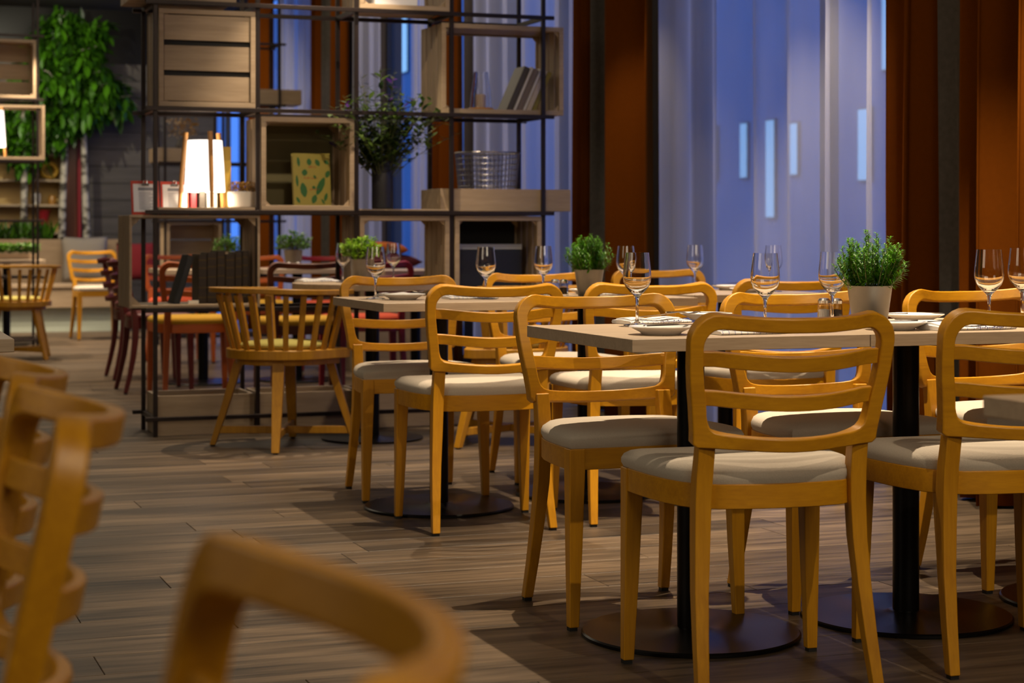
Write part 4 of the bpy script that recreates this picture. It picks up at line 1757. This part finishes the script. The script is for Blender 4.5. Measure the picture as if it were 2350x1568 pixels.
pchair(440, 10.95, 180, M_PO, M_CY, 'orange chair with mustard seat, seen through the divider under the old books')
pchair(686, 10.78, 178, M_PB, M_CY, 'brown chair with mustard seat, its rounded top rail beyond the spindle chair')
pchair(835, 11.1, 180, M_PC, M_CR, 'crimson chair with scarlet seat beyond the round table')
pchair(340, 12.5, 90, M_PM, M_PM, 'maroon chair in side view left of the divider, farther of two')
pchair(372, 11.45, 90, M_PM, M_PM, 'maroon chair in side view left of the divider, nearer of two')
pchair(412, 13.9, 2, M_PO, M_CR, 'orange chair facing us, its top rail above the old leather books')
pchair(598, 13.3, 0, M_PO, M_CY, 'orange chair facing us behind the two herb pots')
pchair(757, 13.2, -3, M_PC, M_CR, 'crimson chair facing us right of the herb pots beyond the divider')
p = to_world(228, 600, 17.0)
place_chair(p.x, p.y, 8, 'natural oak ladder back chair alone by the far bench', GP)
GT3 = 'square tables beyond the divider'
for px, Y, lb in ((2.25, 12.0, 'square oak table beyond the divider behind the old leather books'), (2.87, 12.0, 'square oak table beyond the divider carrying two herb pots'),
                  (3.48, 11.35, 'square oak table beyond the divider behind the bright green herb')):
    t = copy_tree(tb0)
    t.location = (px, Y, 0)
    tag(t, lb, 'table', GT3)
p = on_gy(673, 600, 11.9)
herb(p.x, p.y, TZ + .0004, 'green herb in a zinc pot beyond the divider, right of two', 7, M_DULL, 1.05, 150)
p = on_gy(526, 600, 12.05)
herb(p.x, p.y, TZ + .0004, 'green herb in a zinc pot beyond the divider, left of two', 8, M_DULL, .95, 140)
for px, lb in ((663, 'left'), (684, 'right')):
    p = on_gy(px, 600, 11.73)
    k = make_shaker(M_SALT if lb == 'left' else M_PEPPER)
    put(k, p.x, p.y, TZ + .0004, 'tiny shaker before the right herb pot beyond the divider, %s of two' % lb, 'shaker', 'glass salt and pepper shakers')

# window bench with bright pillows behind the round table
wbn = empty('window_bench', (3.40, 12.15, 0), 0, 'low oak bench by the far window holding maroon and orange pillows', 'bench')
boxo('bench_seat', 0, .50, 0, .75, .67, .71, M_TABLE, wbn, bevel=.003)
boxo('bench_box', .02, .48, .02, .73, 0, .669, M_CRATE, wbn)


def pillow(name, w, h, t, mat, loc, rot, label, cat='pillow', group='scatter pillows'):
    bm = bmesh.new()
    n = 12
    top, bot = [], []
    for j in range(n + 1):
        ra, rb = [], []
        for i in range(n + 1):
            u, v = i / n * 2 - 1, j / n * 2 - 1
            e = (1 - abs(u) ** 2.6) * (1 - abs(v) ** 2.6)
            z = t / 2 * e ** .55
            pin = 1 - .07 * (1 - abs(u)) * abs(v) ** 3
            pin2 = 1 - .07 * (1 - abs(v)) * abs(u) ** 3
            x, y = u * w / 2 * pin2, v * h / 2 * pin
            ra.append(bm.verts.new((x, -z, y)))
            rb.append(bm.verts.new((x, z, y)))
        top.append(ra)
        bot.append(rb)
    for j in range(n):
        for i in range(n):
            bm.faces.new((top[j][i], top[j][i + 1], top[j + 1][i + 1], top[j + 1][i]))
            bm.faces.new((bot[j][i], bot[j + 1][i], bot[j + 1][i + 1], bot[j][i + 1]))
    bmesh.ops.remove_doubles(bm, verts=bm.verts, dist=.0004)
    o = fin(name, bm, mat, None, smooth=True, angle=180)
    o.location = loc
    o.rotation_euler = rot
    return tag(o, label, cat, group)


M_PILR = plain('maroon_weave', (0.10, 0.012, 0.020, 1), .9, var=.1, scale=120)
M_PILO = plain('orange_weave', (0.52, 0.12, 0.012, 1), .9, var=.1, scale=120)
M_PILG = plain('stone_linen', (0.30, 0.27, 0.235, 1), .9, var=.1, scale=120)
M_PILC = plain('crimson_weave', (0.24, 0.015, 0.022, 1), .9, var=.1, scale=120)
pillow('scatter_pillow', .36, .30, .11, M_PILR, (3.62, 12.40, .766), (R(90), 0, R(8)), 'maroon pillow lying on the window bench')
pillow('scatter_pillow', .28, .22, .08, M_PILO, (3.60, 12.40, .862), (R(90), R(6), R(-12)), 'orange pillow stacked on the maroon one on the window bench')
pillow('scatter_pillow', .24, .20, .08, M_PILC, (3.70, 12.72, .751), (R(90), 0, R(20)), 'crimson pillow beside the orange one on the window bench')

# ------------------------------------------------------------------ far shelves
YB0 = 15.8


def far_shelf(x0, nb, label):
    r = make_divider(label, nb, 2.9, [0.085, 0.60, 1.065, 1.556, 2.06, 2.585])
    r.location = (x0, YB0, 0)
    return r


far_shelf(2.64, 2, 'bronze steel shelf frame farther back, seen through the divider')
far_shelf(.12, 3, 'bronze steel shelf frame at the far left edge')
GF = 'crates and trays in the far shelves'
put(make_crate('oak_crate', CW, CH + .03, .35, back='boards'), .12 + 2 * SP + GAPX, YB0 - .016, ZL[4], 'slatted oak crate at the top of the far left shelf', 'crate', GF)
put(make_crate('oak_crate', CW + .07, CH, .35, back='open'), .12 + 2 * SP + GAPX, YB0 - .016, ZL[3], 'see through oak crate around the far lamp at the left edge', 'crate', GF)
make_lamp(.12 + 2 * SP + .13, YB0 + .12, ZL[3] + .0165, 'lit linen table lamp in the far left shelf, cut by the left edge', 1.2)
put(make_crate('oak_crate', CW, CH, .35, back='boards'), 2.64 + GAPX, YB0 - .016, ZL[1], 'oak crate with closed boards low in the farther shelf, behind the left herb pot', 'crate', GF)
put(make_tray(.64, .115, .33), 2.56, YB0 + .013, ZL[3], 'oak tray in the farther shelf behind the lit lamp', 'tray', GF)
put(make_tray(.40, .13, .33), 3.42, YB0 + .013, ZL[4], 'short oak tray in the farther shelf, right of the closed crate', 'tray', GF)
fvx = empty('dried_bouquet', (2.82, YB0 + .18, ZL[3] + .0135), 0, 'golden dried bouquet in a dark vase standing in the farther shelf tray, above the lamp', 'vase')
bm = bmesh.new()
lathe(bm, [(.05, 0), (.065, .06), (.055, .14), (.04, .19)], 24)
fin('vase_body', bm, plain('brown_glaze', (0.03, .02, .018, 1), .3), fvx, smooth=True)
bm = bmesh.new()
for k in range(260):
    a, q = rd.uniform(0, 2 * PI), math.sqrt(rd.random())
    pz = Vector((.14 * q * math.cos(a), .14 * q * math.sin(a), .20 + .15 * rd.random()))
    v = Vector((rd.uniform(-1, 1), rd.uniform(-1, 1), rd.uniform(.1, 1))).normalized() * .035
    leafy(bm, pz + v, pz, .016, n=2)
tag(fin('dried_blooms', bm, leaf_mat('dried_gold_far', (0.18, 0.08, 0.015, 1), (0.45, 0.25, 0.03, 1), .15), fvx), kind='stuff')

# ------------------------------------------------------------------ far bench, planter, trees
bn = empty('planter_bench', (-.55, 18.55, 0), 0, 'long oak wall bench with planter back at the far left', 'bench')
M_MINT = plain('pale_mint_plinth', (0.45, 0.50, 0.42, 1), 0.45, var=.05)
boxo('plinth', 0, 3.3, .10, 1.0, 0, .24, M_MINT, bn)
boxo('bench_front', 0, 3.3, .02, .10, .24, .43, M_CRATE, bn)
boxo('bench_seat', -.0, 3.3, 0, .60, .431, .47, M_TABLE, bn, bevel=.004)
boxo('bench_back', 0, 3.3, .60, .66, .471, .90, M_CRATE, bn)
boxo('planter_box', 0, 3.3, .661, 1.0, .24, .90, M_CRATE, bn)
p = to_world(166, 612, 18.8)
pillow('scatter_pillow', .46, .46, .15, M_PILG, (p.x + .1, 18.55 + .44, .47 + .235), (R(-14), 0, 0), 'stone coloured square pillow on the far wall bench')
pillow('scatter_pillow', .40, .40, .14, M_PILC, (p.x + .62, 18.55 + .46, .47 + .205), (R(-14), 0, 0), 'crimson pillow on the far bench behind the lone oak chair')
hd = empty('planter_greenery', (-.4, 19.36, .901), 0, 'dark low greenery growing in the planter behind the far bench', 'plant')
bm, b2 = bmesh.new(), bmesh.new()
rh = random.Random(12)
for k in range(900):
    x = rh.uniform(0, 2.5)
    y = rh.uniform(-.10, .10)
    L = rh.uniform(.06, .24)
    v = Vector((rh.uniform(-.5, .5), rh.uniform(-.5, .5), 1)).normalized() * L
    leafy(bm, Vector((x, y, 0)) + v, Vector((x, y, 0)), .035, n=2)
tag(fin('foliage', bm, M_TREE, hd), kind='stuff')
for k in range(30):
    x, y = rh.uniform(0, .9), -.11
    pz = Vector((x, y, rh.uniform(.03, .16)))
    for w in range(4):
        v = Vector((rh.uniform(-1, 1), -1, rh.uniform(-1, 1))).normalized() * .03
        leafy(b2, pz + v, pz, .02, n=2)
tag(fin('yellow_blossom', b2, plain('yellow_petal', (.6, .42, .02, 1), .6), hd), kind='stuff')


def tree(px, Y, label, seed, leaves, spread, zlo, zhi, lean=0, bark=None, leafL=(.10, .2)):
    p = to_world(px, 600, Y)
    root = empty('indoor_tree', (p.x, p.y, 0), 0, label, 'tree', 'indoor trees behind the far bench')
    r = random.Random(seed)
    bm = bmesh.new()
    pts = [Vector((lean * t * t + .02 * math.sin(5 * t + seed), .02 * math.cos(4 * t), .25 + (zhi - .35) * t)) for t in [k / 9 for k in range(10)]]
    tube(bm, pts, [.045 - .0022 * k for k in range(10)], 12)
    fin('trunk', bm, bark, root, smooth=True)
    if leaves:
        lf, br = bmesh.new(), bmesh.new()
        for k in range(26):
            z = r.uniform(zlo + .3, zhi)
            a = r.uniform(0, 2 * PI)
            s = spread * r.uniform(.35, 1) * (.5 + .5 * math.sin(PI * min(1, max(.1, (z - zlo) / (zhi - zlo)))))
            st_ = Vector((lean * .8, 0, z - .15))
            en = Vector((lean + s * math.cos(a), .6 * s * math.sin(a), z + .1))
            mid = st_.lerp(en, .5) + Vector((0, 0, .08))
            tube(br, [st_, mid, en], [.010, .007, .003], 5)
            for j in range(leaves // 26):
                t = r.random()
                c = (mid.lerp(en, t * 2 - 1) if t > .5 else st_.lerp(mid, t * 2)) + Vector((r.gauss(0, .05), r.gauss(0, .05), r.gauss(-.03, .07)))
                L = r.uniform(*leafL)
                d = Vector((r.gauss(.35 * math.cos(a), .4), r.gauss(0, .4), r.uniform(-1.3, .1))).normalized() * L
                leafy(lf, c + d, c, L * .33, n=3)
        fin('branch', br, bark, root, smooth=True)
        tag(fin('foliage', lf, M_TREE, root), kind='stuff')
    return root


def birch_mat():
    m, nt, b = new_mat('birch_bark')
    N, L = nt.nodes, nt.links
    tc = N.new('ShaderNodeTexCoord')
    mp = N.new('ShaderNodeMapping')
    mp.inputs['Scale'].default_value = (5, 5, 9)
    no = N.new('ShaderNodeTexNoise')
    no.inputs['Scale'].default_value = 1.3
    no.inputs['Detail'].default_value = 5
    cr = N.new('ShaderNodeValToRGB')
    cr.color_ramp.elements[0].position = .42
    cr.color_ramp.elements[1].position = .55
    cr.color_ramp.elements[0].color = (.05, .04, .03, 1)
    cr.color_ramp.elements[1].color = (.48, .43, .36, 1)
    L.new(tc.outputs['Object'], mp.inputs[0])
    L.new(mp.outputs[0], no.inputs['Vector'])
    L.new(no.outputs[0], cr.inputs[0])
    L.new(cr.outputs[0], b.inputs['Base Color'])
    b.inputs['Roughness'].default_value = .7
    return m


M_BIRCH = birch_mat()
tree(205, 19.35 / .95, 'birch trunk farthest right behind the far bench, under hanging leaves', 3, 3400, .72, 2.0, 3.3, -.16, M_BIRCH, (.12, .24))
tree(146, 20.2, 'birch trunk beside the brown panel behind the far bench', 4, 2600, .55, 1.85, 3.2, 0, M_BIRCH, (.12, .24))
tree(50, 20.0, 'leafy young tree behind the far left shelf', 6, 1300, .34, 1.45, 2.7, .03, M_BIRCH)
for px, w, mat_, lb, nm in ((165, .13, M_PB, 'brown upright panel between the birch trunks', 'upright_panel'), (181, .055, M_PC, 'crimson upright panel strip between the birch trunks', 'upright_panel')):
    p = on_gy(px, 600, 20.95)
    q = boxo(nm, -w / 2, w / 2, 0, .05, 0, 2.75, mat_, bevel=.003)
    q.location = (p.x, p.y, 0)
    tag(q, lb, 'panel', 'upright panels behind the far bench')

# tall bookcase against the back wall
p = on_gy(112, 600, 20.78)
bc = empty('tall_bookcase', (p.x - .80, p.y, 0), 0, 'tan backed bookcase against the far wall, behind the left shelf', 'bookcase')
M_TAN = plain('tan_back', (0.42, 0.28, 0.10, 1), .7, var=.05)
boxo('back_panel', 0, .93, .27, .29, .25, 1.95, M_TAN, bc)
boxo('side_panel', -.02, 0, 0, .29, .25, 1.95, M_CRATEZ, bc)
boxo('side_panel', .93, .95, 0, .29, .25, 1.95, M_CRATEZ, bc)
for z in (.95, 1.25, 1.52, 1.80):
    boxo('shelf_board', .0005, .9295, 0, .2695, z, z + .025, M_CRATE, bc)


def small_thing(name, prof, mat, x, z, label, cat, n=24):
    o = empty(name, (bc.location.x + x, bc.location.y + .13, z + .0255), 0, label, cat)
    bm = bmesh.new()
    lathe(bm, prof, n)
    fin('body', bm, mat, o, smooth=True, angle=50)
    return o


small_thing('red_vase', [(.02, 0), (.025, .05), (.07, .22), (.085, .24), (.075, .235), (.02, .06)], M_PC, .76, .95, 'crimson funnel shaped vase in the far bookcase', 'vase')
small_thing('white_jar', [(.04, 0), (.05, .05), (.05, .11), (.03, .13)], M_WHITE, .68, 1.25, 'white jar in the far bookcase, above the crimson vase', 'jar')
small_thing('amber_jar', [(.04, 0), (.045, .07), (.03, .10)], plain('amber_glaze', (.3, .14, .02, 1), .3), .85, 1.25, 'amber jar in the far bookcase, right of the white jar', 'jar')
ring = empty('yellow_ring', (bc.location.x + .82, bc.location.y + .13, 1.546 + .10), 0, 'yellow ring ornament in the far bookcase', 'ornament')
bm = bmesh.new()
tube(bm, [(.075 * math.cos(2 * PI * k / 32), 0, .075 * math.sin(2 * PI * k / 32)) for k in range(32)], .023, 10, closed=True)
fin('ring_body', bm, plain('yellow_lacquer', (.55, .32, .02, 1), .35), ring, smooth=True)

# far table with salad at the left edge, before the far bench
ft = copy_tree(tb0)
p = to_world(15, 600, 16.3)
ft.location = (p.x, p.y, 0)
tag(ft, 'square oak table far off behind the barrel chair at the left edge', 'table', GT3)
for i, (px, Y) in enumerate(((38, 16.25),)):
    p = to_world(px, 600, Y)
    bw = empty('herb_trough', (p.x, p.y, TZ + .0005), 0, 'long low trough of leafy green herbs on the far left table', 'plant')
    boxo('trough', -.17, .17, -.06, .06, 0, .05, M_CRATE, bw, bevel=.003)
    bm = bmesh.new()
    for k in range(420):
        b0 = Vector((rh.uniform(-.18, .18), rh.uniform(-.06, .06), .05 + rh.uniform(0, .07)))
        v = Vector((rh.uniform(-1, 1), rh.uniform(-1, 1), rh.uniform(0, 1))).normalized() * .05
        leafy(bm, b0 + v, b0, .03, n=2)
    tag(fin('foliage', bm, M_DULL, bw), kind='stuff')
